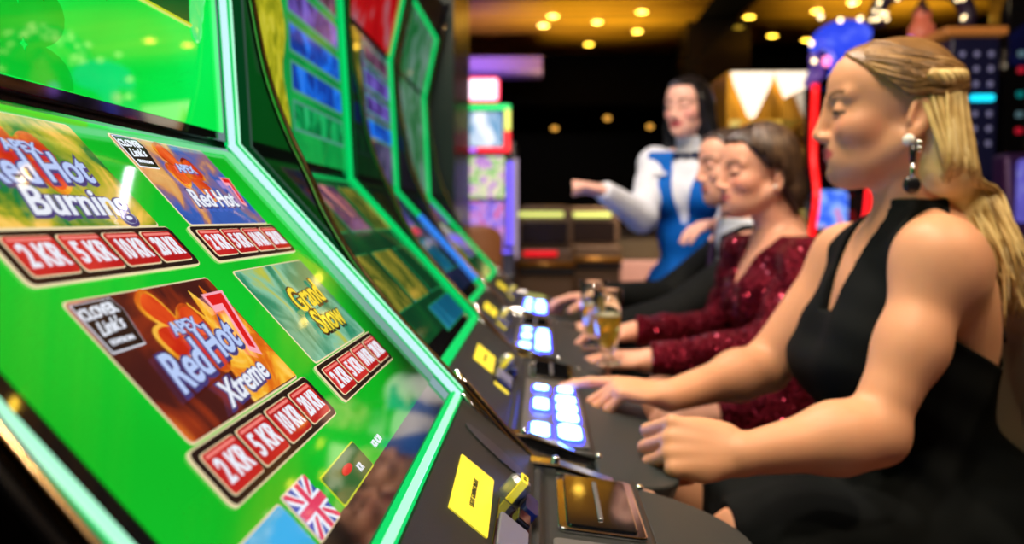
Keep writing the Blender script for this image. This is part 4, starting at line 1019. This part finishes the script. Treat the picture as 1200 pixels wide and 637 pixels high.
# ------------------------------------------------------------------ things on the decks
glass = mat('clear_glass', (.92,1,.95), .02, trans=1., ior=1.13, coat=.8)
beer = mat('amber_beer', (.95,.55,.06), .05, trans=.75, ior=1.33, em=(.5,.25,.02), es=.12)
foam = mat('beer_foam', (.62,.52,.34), .6)
def beer_glass(x, y, z, label, s=1.):
    t = thing('beer_glass', label, 'glass', (x, y, z), 'beer glasses on the decks')
    o = [(.026,0),(.027,.004),(.012,.010),(.010,.022),(.018,.034),(.024,.06),(.028,.10),(.030,.150)]
    i = [(.0285,.150),(.0265,.10),(.0225,.062),(.016,.037),(.004,.030)]
    m = MB(); n = 24; prof = [(r*s, q*s) for r, q in o+i]; m.lathe(prof, n); m.build('glass_wall', glass, t, smooth=True)
    m = MB(); m.lathe([(.003*s,.031*s),(.0155*s,.038*s),(.022*s,.062*s),(.0255*s,.096*s)], n); m.build('beer', beer, t, smooth=True)
    m = MB(); m.lathe([(.0255*s,.0965*s),(.0258*s,.0995*s),(.02*s,.100*s)], n); m.build('foam', foam, t, smooth=True)
beer_glass(.135, 1.735, EYE-.302+.004, 'tall beer glass nearer the camera, half full, by the sequined sleeve', 1.02)
beer_glass(.118, 1.93, EYE-.300+.004, 'tall beer glass standing farther away, behind the nearer glass', 1.02)
m = MB(); o_ = m; 
# ------------------------------------------------------------------ stools
leather = mat('olive_leather', rgb(156,144,108), .38, bump=.15, bscale=300)
brownl = mat('brown_leather', rgb(140,88,48), .5, bump=.15, bscale=300)
def stool(x, y, label, lm, rz=0., seat_z=.60, top=.42, w=.44, group='stools at the machines'):
    t = thing('casino_stool', label, 'stool', (x, y, 0), group, rz)
    m = MB(); m.prism(rr(-.20,-.21,.20,.21,.07), seat_z-.09, seat_z-.02, 'z'); m.build('seat', lm, t, bevel=.02, seg=3, auto=40)
    m = MB(); n = 11; vs = []; fs = []
    prof = [(.0,seat_z-.04),(.005,seat_z+.10),(.0,seat_z+.20),(-.02,seat_z+.30),(-.04,seat_z+top-.04),(-.03,seat_z+top),(.0,seat_z+top+.01),(.03,seat_z+top-.01),(.045,seat_z+.30),(.06,seat_z+.15),(.055,seat_z-.04)]
    for j in range(n):
        yy = -w/2+w*j/(n-1); e = (2*yy/w)**2; sh = 1-.10*e**3
        for (a, b) in prof: vs.append((.20+a-.06*e, yy, seat_z+(b-seat_z)*sh))
    k = len(prof)
    for j in range(n-1):
        for i in range(k): fs.append((j*k+i, j*k+(i+1)%k, (j+1)*k+(i+1)%k, (j+1)*k+i))
    fs += [tuple(range(k))[::-1], tuple((n-1)*k+i for i in range(k))]
    m.add(vs, fs); m.build('backrest', lm, t, bevel=.012, seg=3, auto=50)
    m = MB(); m.tube([(0,0,.03),(0,0,seat_z-.08)], .03, 16); m.lathe([(.03,.025),(.24,.02),(.25,0)], 28); m.build('pedestal', chrome, t, auto=40)
    m = MB(); m.tube([(.20*math.cos(a)-.02, .20*math.sin(a), .26) for a in np.linspace(math.pi/2, 1.5*math.pi, 13)], .011, 8); m.tube([(-.0,.20,.26),(0,-.20,.26)], .011, 8); m.build('footrest', chrome, t, smooth=True)
stool(.525, 1.285, 'stool with olive leather backrest, the blonde woman sits on it', leather, 0, .60, .45)
stool(.68, 2.08, 'stool under the person in the sequin dress', leather, 0, .585, .30)
stool(.74, 2.66, 'stool under the man in the black suit', leather, 0, .56, .30)
stool(-.40, 4.25, 'empty brown stool past the end of the machine row', brownl, math.radians(-90), .62, .49, .42)
# ------------------------------------------------------------------ the room
ceil_m = mat('ceiling_dark', (.0015,.0015,.002), .6, spec=.03)
def gold_ceiling_mat():
    m = bpy.data.materials.new('gold_slat_ceiling'); m.use_nodes = True; n = m.node_tree.nodes; l = m.node_tree.links; b = n['Principled BSDF']
    tc = n.new('ShaderNodeTexCoord'); mp = n.new('ShaderNodeMapping'); mp.inputs['Scale'].default_value = (.25, 7, 1); l.new(tc.outputs['Object'], mp.inputs['Vector'])
    t = n.new('ShaderNodeTexNoise'); t.inputs['Scale'].default_value = 1.6; t.inputs['Detail'].default_value = 4; l.new(mp.outputs[0], t.inputs['Vector'])
    r = n.new('ShaderNodeValToRGB'); e = r.color_ramp.elements; e[0].position = .35; e[0].color = (.22,.10,.01,1); e[1].position = .65; e[1].color = (.85,.50,.04,1)
    l.new(t.outputs['Fac'], r.inputs['Fac']); l.new(r.outputs['Color'], b.inputs['Base Color']); b.inputs['Metallic'].default_value = .85; b.inputs['Roughness'].default_value = .30
    q = n.new('ShaderNodeBump'); q.inputs['Strength'].default_value = .5; q.inputs['Distance'].default_value = .02; l.new(t.outputs['Fac'], q.inputs['Height']); l.new(q.outputs['Normal'], b.inputs['Normal'])
    return m
def carpet():
    m = bpy.data.materials.new('patterned_carpet'); m.use_nodes = True; n = m.node_tree.nodes; l = m.node_tree.links; b = n['Principled BSDF']
    tc = n.new('ShaderNodeTexCoord'); t = n.new('ShaderNodeTexVoronoi'); t.inputs['Scale'].default_value = 3.; l.new(tc.outputs['Object'], t.inputs['Vector'])
    r = n.new('ShaderNodeValToRGB'); e = r.color_ramp.elements; e[0].color = (*rgb(70,45,42), 1); e[1].position = .5; e[1].color = (*rgb(140,100,88), 1)
    l.new(t.outputs['Distance'], r.inputs['Fac']); l.new(r.outputs['Color'], b.inputs['Base Color']); b.inputs['Roughness'].default_value = .95; return m
X0, X1, Y0, Y1, ZC = -1.6, 6.5, -3.2, 12.0, 3.05
dark_wall = mat('dark_glass_wall', (.002,.0018,.0018), .4, spec=.03)
m = MB(); m.bb((X0-.1, Y0-.1, -.1), (X1+.1, Y1+.1, 0)); struct(m.build('floor', carpet()))
m = MB(); m.bb((X0-.1, Y0-.1, ZC), (X1+.1, Y1+.1, ZC+.1)); struct(m.build('ceiling', ceil_m))
for nm, lo, hi in (('wall_left', (X0-.1,Y0,0), (X0,Y1,ZC)), ('wall_right', (X1,Y0,0), (X1+.1,Y1,ZC)), ('wall_back', (X0,Y1,0), (X1,Y1+.1,ZC)), ('wall_front', (X0,Y0-.1,0), (X1,Y0,ZC))):
    m = MB(); m.bb(lo, hi); struct(m.build(nm, dark_wall))
pm = mat('black_pillar_lacquer', (.010,.018,.016), .25)
m = MB(); m.bb((-1.1, 3.17, 0), (-.325, 3.85, ZC)); struct(m.build('trim_1', pm))
m = MB(); m.bb((1.38, 8.3, 0), (1.98, 8.9, ZC)); struct(m.build('trim_2', mat('dark_mirror_pillar', (.012,.010,.008), .1, spec=.8)))
gm = gold_ceiling_mat()
m = MB(); m.bb((-1.4, 6.6, ZC-.04), (1.45, 9.9, ZC-.001)); gc1 = struct(m.build('ceiling_gold_panel', gm))
m = MB(); m.bb((1.85, 5.4, ZC-.04), (4.05, 9.4, ZC-.001)); gc2 = struct(m.build('ceiling_gold_panel', gm))
m = MB(); m.bb((-1.5, -1.5, ZC-.04), (5.0, 4.6, ZC-.001)); struct(m.build('ceiling_gold_panel', gm))
m = MB(); m.bb((-1.5, 9.95, 2.45), (6.4, 10.5, ZC-.001)); struct(m.build('ceiling_beam', ceil_m))
soffit_glow = mat('violet_lit_soffit', (.16,.11,.26), .5)  # violet light on the soffit is put into its base colour
m = MB(); m.bb((-.95, 8.6, 2.62), (.0, 9.2, 2.75)); struct(m.build('ceiling_soffit', soffit_glow))
# recessed lamps
lampm = mat('warm_lamp', (1,.8,.4), .5, em=(1.,.60,.04), es=13.)
ringm = mat('lamp_ring', (.5,.4,.25), .3, .9)
def ceiling_lamp(x, y, label, r=.045, group='recessed lamps in the gold ceiling', em=lampm, z=ZC-.04):
    t = thing('ceiling_lamp', label, 'lamp', (x, y, z), group)
    m = MB(); m.lathe([(r*1.35,0),(r*1.35,-.012),(r*1.05,-.014),(r*1.0,-.002)], 20); m.build('ring', ringm, t, smooth=True)
    m = MB(); m.lathe([(r,-.001),(r,-.010),(r*.6,-.016)], 20); m.build('bulb', em, t, smooth=True)
LAB = 'round warm lamp recessed in the gold ceiling'
for px, py in ((648,19),(700,26),(690,52),(747,37),(752,14),(637,30),(878,20),(945,47),(1000,3),(957,13),(905,42)):
    r = ray(px, py); k = (ZC-.05-EYE)/r.z; x, y = r.x*k, r.y*k
    if y > 9.8 or y < 4.7: continue
    ceiling_lamp(x, y, LAB, .05)
for x, y in [(a, b) for b in (1.0, 2.2, 3.5) for a in (-.2, .75, 1.7, 2.8)]+[(a, b) for b in (-1.2, -.1) for a in (.3, 1.6, 3.)]:
    ceiling_lamp(x+.07*math.sin(y*7), y+.1*math.sin(x*5), LAB, .038)
# amber light reflections in the dark rear wall, built as glowing blobs
amb = mat('amber_reflection', (1,.6,.2), .5, em=(.9,.42,.06), es=1.2)
for k, (px, py, r) in enumerate(((683,118,.05),(650,150,.05),(712,138,.05),(762,148,.05),(668,104,.03),(640,122,.03),(735,60,.03),(800,70,.05),(812,52,.04),(822,20,.05),(797,95,.03))):
    p = P(px, py, 11.9); m = MB(); m.ball((0,0,0), (r,.035,r*.7)); m.lathe([(r*.5,0),(r*.5,.03)], 10, (0,0,0), 0, Matrix.Rotation(-math.pi/2, 4, 'X'))
    o = m.build('wall_reflection', amb, smooth=True); o.location = (p.x, 11.94 if True else 0, p.z); tag(o, 'small amber reflection glowing in the dark rear wall', 'lamp', 'amber reflections on the rear wall')
# ------------------------------------------------------------------ far machine by the pillar
def E(name, c, s=1.): return mat(name, c, .3, em=c, es=s)
SW = Matrix(((0,1,0,0),(1,0,0,0),(0,0,1,0),(0,0,0,1)))
def cabinet_machine(label, x, y, w, parts, h, depth=.55, body=blackm, name='slot_machine', cat='slot machine', group=None):
    t = thing(name, label, cat, (x, y, 0), group)
    m = MB(); m.prism([(0,0),(depth,0),(depth,h),(.10,h),(.06,h*.62),(-.02,h*.58),(-.14,h*.50),(-.14,h*.45),(0,h*.40)], -w/2, w/2, 'y', 0, SW)
    m.build('cabinet', body, t, bevel=.01); return t
t = cabinet_machine('far slot machine with rainbow-framed monitor beside the black pillar', -.39, 5.2, .46, None, 1.62)
cp1 = picture('colourful_reels', [(0, rgb(90,60,160)), (.4, rgb(200,140,220)), (.5, rgb(240,230,190)), (.6, rgb(120,200,110)), (1, rgb(250,140,160))], 11., 1.1, 1.5)
cp2 = picture('violet_reels', [(0, rgb(60,40,150)), (.42, rgb(130,100,220)), (.52, rgb(190,150,230)), (.6, rgb(230,60,90)), (1, rgb(250,180,200))], 12., 1.1, 1.5)
pt = picture('pale_monitor_picture', [(0, rgb(20,70,110)), (.4, rgb(110,160,200)), (.52, rgb(240,245,255)), (1, rgb(255,255,255))], 4., 1.2, 1.)
def panel(parent, name, x0, x1, z0, z1, y, mt, rad=.01, d=.02, bev=.002):
    m = MB(Matrix(((1,0,0,0),(0,0,-1,y),(0,1,0,0),(0,0,0,1)))); m.rrect(x0, z0, x1, z1, rad, 0, d); return m.build(name, mt, parent, bevel=bev)
# heights relative to the floor at y=5.2: 1 px is about 5.2 mm
panel(t, 'upper_display', -.205,.165, EYE+.12, EYE+.37, .00, cp1); panel(t, 'lower_display', -.205,.165, EYE-.19, EYE+.10, .00, cp2)
panel(t, 'light_strip', .18,.215, EYE-.17, EYE+.34, -.005, E('violet_light', rgb(110,90,250), 1.2)); panel(t, 'side_glow', .222,.245, EYE-.25, EYE+.36, .0, mat('lilac_glow', (.4,.33,.45), .4, em=(.35,.28,.4), es=.6))  # lilac side strip has its own faint emission
panel(t, 'light_strip', -.22,.21, EYE-.215, EYE-.195, -.005, E('violet_light', None))
mo = thing('monitor', 'square monitor with rainbow border on top of the far slot machine', 'monitor', (-.39, 5.2, EYE+.395))
m = MB(); m.bb((-.22,.02,-.0),(.20,.09,.28)); m.bb((-.05,.03,.27),(.05,.07,.294)); m.build('housing', blackm, mo, bevel=.005)
panel(mo, 'screen', -.19,.15,.035,.24, .0, pt, d=.012)
for nm, a, c_, e in (('border_light', (-.225,.20,.255,.285), rgb(0,225,110), 1.1), ('border_light', (.165,.20,.13,.255), rgb(230,240,110), 1.1), ('border_light', (.165,.20,.0,.125), rgb(250,40,50), 1.1), ('border_light', (-.0,.165,.0,.028), rgb(250,40,60), 1.1), ('border_light', (-.225,-.005,.0,.028), rgb(190,110,250), 1.1)):
    panel(mo, nm, *a, -.004, E('border_'+str(int(c_[0]*99))+'_'+str(int(c_[2]*99)), c_, e), .008)
tp = thing('jackpot_sign', 'white and pink glowing sign above the rainbow monitor', 'sign', (-.40, 5.2, EYE+.69))
panel(tp, 'sign_face', -.19,.13,.02,.14,.0, E('sign_white_pink', rgb(255,225,245), 1.5)); panel(tp, 'sign_rim', -.205,.145,.005,.155,.012, E('sign_rim_red', rgb(250,30,80), 1.2), .03)
m = MB(); m.bb((-.05,.025,.0),(.05,.06,.02)); m.bb((-.19,.035,.01),(.13,.07,.15)); m.build('housing', blackm, tp)
# gaming terminals with lit bars
br = mat('terminal_brown', rgb(105,82,60), .4, bump=.1); yb = E('yellow_green_light', rgb(215,225,120), 1.0); gld = mat('gold_rail', rgb(170,125,50), .3, .6)
def terminal(x, y, label, red, w=.42):
    t = thing('gaming_terminal', label, 'gaming terminal', (x, y, 0), 'gaming terminals in the distance')
    m = MB(); m.bb((-w/2,.0,0),(w/2,.42,EYE-.22)); m.build('cabinet', br, t, bevel=.02)
    m = MB(); m.prism(rr(-w/2, EYE-.22, w/2, EYE+.09, .07), .15, .30, 'y'); m.build('head', br, t, bevel=.015)
    panel(t, 'light_bar', -w/2+.02, w/2-.07, EYE+.005, EYE+.045, .14, yb, .015)
    panel(t, 'display', -w/2+.04, w/2-.04, EYE-.19, EYE-.03, .14, mat('off_screen', (.02,.012,.01), .2), .01)
    if red: panel(t, 'red_light', -w/2+.06, w/2-.12, EYE-.27, EYE-.235, -.02, E('red_light_bar', rgb(225,10,30), 1.), .008)
    m = MB(); m.tube([(-w/2,-.06,EYE-.33),(w/2,-.06,EYE-.33)], .022, 10); m.build('hand_rail', gld, t, smooth=True)
    m = MB(); m.bb((-w/2-.0,-.05,EYE-.40),(w/2,.0,EYE-.345)); m.build('ledge', blackm, t)
terminal(.02, 6.1, 'brown gaming terminal with red light under it, left one of the two', True)
terminal(.40, 6.8, 'brown gaming terminal with long yellow light bar, right one of the two', False, .46)
t = thing('counter', 'long low counter with olive front and pinkish stone base in the distance', 'counter', (1.05, 7.9, 0))
m = MB(); m.bb((-.8,0,EYE-.39),(1.6,.5,EYE-.12)); m.build('front_panel', mat('olive_panel', rgb(62,52,34), .4, nscale=6, namt=.4), t, bevel=.01)
m = MB(); m.bb((-.85,-.10,0),(1.65,.5,EYE-.395)); m.build('stone_base', mat('pinkish_stone', rgb(150,112,100), .6, nscale=20, namt=.2), t, bevel=.01)
m = MB(); m.bb((-.85,-.06,EYE-.12),(1.65,.55,EYE-.09)); m.build('counter_top', blackg, t, bevel=.005)
m = MB(); m.lathe([(.04,0),(.05,.06),(.03,.10),(.045,.13)], 16); o = m.build('table_lantern', E('lantern_glow', rgb(230,215,150), .8), smooth=True); o.location = (1.02, 8.05, EYE-.09); tag(o, 'small pale lantern glowing on the counter', 'lantern')
# ------------------------------------------------------------------ gold display with pennants
goldp = mat('gold_paint', rgb(215,155,40), .3, .7, nscale=9, namt=.4); cr = E('cream_light', rgb(255,240,212), 1.15); goldg = picture('gold_glow_picture', [(0, rgb(120,70,10)), (.45, rgb(210,150,40)), (.6, rgb(240,200,90)), (1, rgb(255,235,170))], 7., .85, 1.5)
t = thing('slot_machine', 'tall golden slot machine with two white lit triangles on top', 'slot machine', (1.22, 4.6, 0))
m = MB(); m.prism([(0,0),(.45,0),(.45,EYE+.78),(.03,EYE+.78),(.03,EYE+.1),(-.1,EYE-.1),(-.1,EYE-.2),(0,EYE-.25)], -.24, .24, 'y', 0, SW); m.build('cabinet', goldp, t, bevel=.015)
FR = Matrix(((1,0,0,0),(0,0,-1,.0),(0,1,0,0),(0,0,0,1)))
for cx in (-.115, .115):
    m = MB(FR); m.prism([(cx-.113, EYE+.765), (cx-.095, EYE+.70), (cx-.02, EYE+.535), (cx, EYE+.52), (cx+.02, EYE+.535), (cx+.095, EYE+.70), (cx+.113, EYE+.765)], .0, .03, 'z'); m.build('lit_pennant', cr, t, bevel=.004)
panel(t, 'picture_panel', -.22,.22, EYE+.1, EYE+.52, .035, goldg); panel(t, 'picture_panel', -.22,.22, EYE-.12, EYE+.07, -.06, goldg)
m = MB(FR)
for a, b, r in ((-.12,.44,.09),(.09,.40,.11),(-.02,.30,.12),(.13,.24,.08),(-.14,.26,.07)): m.ball((a, EYE+b, 0.0), (r, r*.75, .05))
m.build('gold_relief', goldp, t, smooth=True)
# ------------------------------------------------------------------ machine with blue topper and red curved lights
redl_ = E('red_light_tube', rgb(255,22,25), 1.3); blueg = E('blue_light', rgb(50,80,245), 1.1); bp_ = picture('blue_pink_picture', [(0, rgb(30,40,160)), (.42, rgb(60,110,250)), (.55, rgb(150,190,255)), (.64, rgb(240,60,150)), (1, rgb(255,120,200))], 9., 1.1, 1.)
t = thing('slot_machine', 'dark slot machine with curved red light tubes behind blonde woman', 'slot machine', (1.42, 4.1, 0))
m = MB(); m.prism([(0,0),(.45,0),(.45,EYE+.62),(.06,EYE+.62),(.02,EYE+.1),(-.12,EYE-.2),(-.12,EYE-.3),(0,EYE-.35)], -.17, .20, 'y', 0, SW); m.build('cabinet', blackg, t, bevel=.01)
panel(t, 'display', -.13,.01, EYE-.10, EYE+.13, -.03, bp_, .03); panel(t, 'upper_display', -.13,.16, EYE+.18, EYE+.56, .0, mat('dark_red_display', (.02,.0,.002), .2), .02)
for pts in ([(-.148,EYE+.62),(-.150,EYE+.3),(-.152,EYE+.1),(-.175,EYE-.10)], [(.085,EYE+.13),(.078,EYE+.03),(.05,EYE-.10),(-.02,EYE-.22),(-.07,EYE-.26)], [(.155,EYE+.12),(.150,EYE+.0),(.125,EYE-.10),(.085,EYE-.20),(.06,EYE-.26)]):
    m = MB(); m.tube(smooth_path([(x, -.10 if z < EYE+.15 else -.03, z) for x, z in pts], 5), .017, 8); m.build('light_tube', redl_, t, smooth=True)
t = thing('machine_topper', 'blue glowing curved topper above the red-lit slot machine', 'topper', (1.40, 4.1, EYE+.622))
m = MB(); m.tube([(-.13,.05,-.0),(-.10,.05,.10)], .03, 8); m.tube(smooth_path([(-.16,.0,.0),(-.10,.0,.05),(-.13,.0,.12),(-.09,.0,.19)], 5), .024, 8, 0); m.build('spiral_arm', E('violet_dim', rgb(80,55,130), .7), t, smooth=True)
m = MB(FR); 
pts = [(-.135,.14),(-.14,.20),(-.10,.26),(-.02,.29),(.07,.28),(.12,.24),(.10,.18),(.05,.16),(.0,.12),(-.02,.05),(-.05,.03),(-.045,.11),(-.07,.16),(-.11,.16)]
q = [(p.x, p.y) for p in smooth_path([(a,b,0) for a, b in pts]+[(pts[0][0],pts[0][1],0)], 4)][:-1]
m.prism(q, -.03, .05, 'z'); m.build('blue_crest', picture('blue_crest_picture', [(0, rgb(25,40,150)), (.5, rgb(50,75,240)), (1, rgb(150,170,255))], 10., 1.1, 1.), t, bevel=.012)
wb = E('warm_bulb', (1.,.78,.42), 3.2); pk = E('pink_bulb', rgb(255,130,200), 1.6)
m = MB(); 
for x, z in ((-.145,.10),(-.12,.30),(-.03,.285),(.06,.29),(-.16,.18),(.02,.36)): m.ball((x,-.06,z), .012)
m.build('bulbs', wb, t, smooth=True); m = MB(); m.ball((-.085,-.05,.10), (.022,.015,.026)); m.build('pink_bulb', pk, t, smooth=True)
# fairy light topper
t = thing('machine_topper', 'round topper studded with warm fairy bulbs above blonde head', 'topper', (1.98, 4.6, EYE+.90))
m = MB(); m.tube([(0+.235*math.cos(a), 0, .14+.17*math.sin(a)) for a in np.linspace(-.3, math.pi+.3, 20)], .045, 8); m.build('arch', mat('topper_purple', rgb(50,35,60), .3), t, smooth=True)
m = MB(); rng = random.Random(2)
for k in range(44):
    a = rng.uniform(-.25, math.pi+.25); r = .235+rng.uniform(-.05,.05); m.ball((r*math.cos(a), -.05, .14+.17*math.sin(a)*(r/.235)), .009)
m.build('fairy_bulbs', wb, t, smooth=True)
m = MB(); m.ball((0,0,.06), (.07,.06,.08), 0); m.ball((0,0,.15), (.045,.045,.05), 0); m.add([(-.06,0,.16),(.06,0,.16),(.0,-.06,.16),(0,.06,.16),(0,0,.25)], [(0,2,4),(2,1,4),(1,3,4),(3,0,4),(0,3,1,2)], 1)
m.build('ornament', [mat('ornament_orange', rgb(200,110,80), .4, em=rgb(170,80,60), es=.5), mat('ornament_hat', rgb(60,20,30), .5)], t, smooth=False)
m = MB(); m.ball((-.07,-.03,.0), (.03,.02,.04)); m.build('violet_lamp', E('violet_bulb', rgb(170,120,255), 1.4), t, smooth=True)
t = thing('slot_machine', 'black slot machine hidden behind blonde head, under the fairy bulbs', 'slot machine', (1.98, 4.6, 0))
m = MB(); m.prism([(0,0),(.5,0),(.5,EYE+.90),(.06,EYE+.90),(.02,EYE+.1),(-.12,EYE-.2),(0,EYE-.35)], -.25, .25, 'y', 0, SW); m.build('cabinet', blackg, t, bevel=.01)
panel(t, 'display', -.2,.2, EYE-.1, EYE+.4, .0, mat('off_screen_dark', (.01,.01,.014), .15), .02)
# navy column with pale marks
t = thing('display_column', 'navy column with rows of pale marks behind the blonde head', 'column', (2.0, 4.05, 0))
m = MB(); m.bb((-.12,0,0),(.10,.3,EYE+.83)); m.build('column_body', mat('navy_panel', rgb(22,24,60), .3), t, bevel=.01)
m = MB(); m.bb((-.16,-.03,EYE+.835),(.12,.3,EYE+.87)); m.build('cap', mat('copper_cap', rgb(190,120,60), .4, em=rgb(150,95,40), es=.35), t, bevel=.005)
m = MB(); pm_ = E('pale_mark', rgb(120,120,160), .35)
for c_ in range(3):
    for r in range(7): m.rrect(-.070+.065*c_-.011, EYE+.33+.068*r, -.070+.065*c_+.011, EYE+.355+.068*r, .010, 0, .006, 0, FR)
m.build('marks', pm_, t)
m = MB(FR); m.rrect(-.03, EYE+.535, .075, EYE+.565, .012, .0, .02); m.build('cyan_light', E('cyan_light', rgb(20,210,245), 1.3), t)
# right-hand machines
t = thing('slot_machine', 'slot machine glowing violet and blue right of the blonde hair', 'slot machine', (2.12, 3.75, 0))
m = MB(); m.prism([(0,0),(.15,0),(.15,EYE+.28),(.04,EYE+.28),(-.0,EYE+.0),(-.1,EYE-.2),(0,EYE-.3)], -.12, .11, 'y', 0, SW); m.build('cabinet', mat('violet_cabinet', rgb(60,35,80), .3, .4), t, bevel=.02)
panel(t, 'display', -.09,.03, EYE-.02, EYE+.25, -.005, picture('violet_blue_picture', [(0, rgb(40,40,120)), (.5, rgb(110,100,210)), (1, rgb(190,200,250))], 8., .8, 1.), .02)
m = MB(); m.tube([(.075,-.03,EYE+.22),(.08,-.04,EYE-.1),(.06,-.10,EYE-.2)], .014, 8); m.build('light_tube', E('magenta_tube', rgb(150,50,150), .9), t, smooth=True)
t = thing('slot_machine', 'slot machine with curved green light frame at the right edge', 'slot machine', (2.35, 3.7, 0))
m = MB(); m.prism([(0,0),(.42,0),(.42,EYE+.3),(.04,EYE+.3),(-.0,EYE+.0),(-.1,EYE-.2),(0,EYE-.3)], -.11, .22, 'y', 0, SW); m.build('cabinet', mat('dark_red_cabinet', rgb(60,8,14), .25), t, bevel=.02)
m = MB(); m.tube(smooth_path([(.2,-.02,EYE+.27),(-.02,-.02,EYE+.275),(-.085,-.02,EYE+.24),(-.085,-.04,EYE+.05),(-.06,-.08,EYE-.10),(.2,-.1,EYE-.14)], 5), .012, 8); m.build('light_tube', E('green_tube', rgb(20,230,90), 1.1), t, smooth=True)
panel(t, 'display', -.05,.2, EYE-.02, EYE+.24, -.0, picture('green_black_picture', [(0, rgb(0,20,8)), (.5, rgb(5,60,25)), (1, rgb(60,220,110))], 9., .8, 1.), .01)
m = MB(); m.tube([(-.10,-.11,EYE-.17),(.2,-.11,EYE-.20)], .02, 8); m.build('base_light', E('dark_red_tube', rgb(140,12,25), .8), t, smooth=True)
for k, (x, w_) in enumerate(((2.37,.07),(2.50,.05))):
    t = thing('display_column', ('slim black column with red and cyan specks beside the green-lit machine', 'slim black column nearest the right edge with small lights')[k], 'column', (x+.02, 4.4, 0))
    m = MB(); m.bb((-w_,0,0),(w_,.2,2.9)); m.build('column_body', blackg, t, bevel=.005)
    m = MB(FR)
    for j, (z, c_) in enumerate(((.42,0),(.50,1),(.60,2),(.72,0),(.80,1))): m.rrect(-.02, EYE+z, .012, EYE+z+.03, .008, 0, .01, c_)
    m.build('indicator_lights', [E('speck_red', rgb(170,20,40), .7), E('speck_grey', rgb(80,110,120), .6), E('speck_cyan', rgb(0,110,110), .7)], t)
t = thing('machine_topper', 'blue glowing topper with small bulbs at the upper right corner', 'topper', (2.56, 4.2, EYE+.80))
m = MB(); m.prism([(p.x, p.y) for p in smooth_path([(-.10,.0,0),(-.12,.12,0),(-.02,.22,0),(.12,.24,0),(.16,.1,0),(.05,.02,0),(-.10,0,0)], 4)][:-1], 0, .07, 'z', 0, FR); m.build('crest', picture('navy_crest_picture', [(0, rgb(10,15,60)), (.5, rgb(20,35,140)), (1, rgb(60,80,230))], 8., .9, 1.), t, bevel=.01)
m = MB(); m.bb((-.03,.0,-.45),(.03,.06,.02)); m.build('stem', blackm, t)
m = MB(); m.ball((-.09,-.09,.13), .012); m.ball((-.04,-.09,.03), .010); m.build('bulbs', wb, t, smooth=True)
t = thing('slot_machine', 'black slot machine carrying the blue topper at the upper right', 'slot machine', (2.58, 4.2, 0))
m = MB(); m.prism([(0,0),(.15,0),(.15,EYE+.35),(.04,EYE+.35),(-.0,EYE+.0),(-.1,EYE-.2),(0,EYE-.3)], -.06, .3, 'y', 0, SW); m.build('cabinet', blackg, t, bevel=.02)

# ------------------------------------------------------------------ light
def area(name, loc, size, power, col, target, spread=None):
    L = bpy.data.lights.new(name, 'AREA'); L.energy = power; L.size = size; L.color = col; L.shape = 'DISK'
    if spread: L.spread = math.radians(spread)
    o = bpy.data.objects.new(name, L); C.objects.link(o); o.location = loc
    o.rotation_euler = (Vector(target)-Vector(loc)).to_track_quat('-Z', 'Y').to_euler(); return o
for q in ((-.25, .35), (.25, .0), (.0, .75)): area('ceiling_spot_fill', (*q, 2.98), .12, 17, (1.,.82,.62), (.55, 1.4, 1.0))
area('ceiling_spot_fill', (-.1, 1.5, 2.98), .14, 26, (1.,.84,.66), (.55, 1.9, 1.0))
area('ceiling_spot_fill', (1.5, .5, 2.98), .2, 30, (1.,.80,.56), (.7, 1.4, 1.0))
area('ceiling_spot_fill', (-.1, 2.2, 2.98), .14, 27, (1.,.86,.78), (.7, 2.9, 1.1))
area('ceiling_spot_fill', (.9, 6.4, 2.95), .3, 36, (1.,.80,.66), (1.0, 7.9, .6), 70)  # added fill, brightens the counter front and the terminals
area('ceiling_spot_fill', (-.3, 4.2, 2.95), .5, 14, (.9,.8,1.), (.0, 5.2, 0.6))
area('gold_panel_fill', (2.9, 7.4, 1.9), 1.6, 55, (1.,.68,.22), (2.95, 7.4, 3.05), 70)  # added fills in mid-air, without fixtures, brighten the gold ceiling panels
area('gold_panel_fill', (.45, 8.1, 1.9), 1.6, 50, (1.,.68,.22), (.5, 8.1, 3.05), 70)
area('violet_uplight', (-.7, 8.0, 2.0), .4, 16, (.6,.35,1.), (-.6, 8.4, 3.05), 90)
w = bpy.data.worlds.new('room_air'); SC.world = w; w.use_nodes = True; w.node_tree.nodes['Background'].inputs[0].default_value = (.5,.5,.6,1); w.node_tree.nodes['Background'].inputs[1].default_value = .02
# ------------------------------------------------------------------ camera
cam = bpy.data.cameras.new('camera'); co = bpy.data.objects.new('camera', cam); C.objects.link(co)
cam.sensor_width = 36; cam.lens = 30; cam.clip_start = .02; co.location = (0, 0, EYE); co.rotation_euler = (CR.to_4x4()).to_euler()
cam.dof.use_dof = True; cam.dof.focus_distance = .62; cam.dof.aperture_fstop = 4.6
SC.camera = co
SC.view_settings.view_transform = 'Standard'; SC.view_settings.look = 'None'; SC.view_settings.gamma = 1; SC.view_settings.use_curve_mapping = False; SC.view_settings.exposure = 0
SC.cycles.use_denoising = True; SC.cycles.max_bounces = 8; SC.cycles.sample_clamp_indirect = 4.
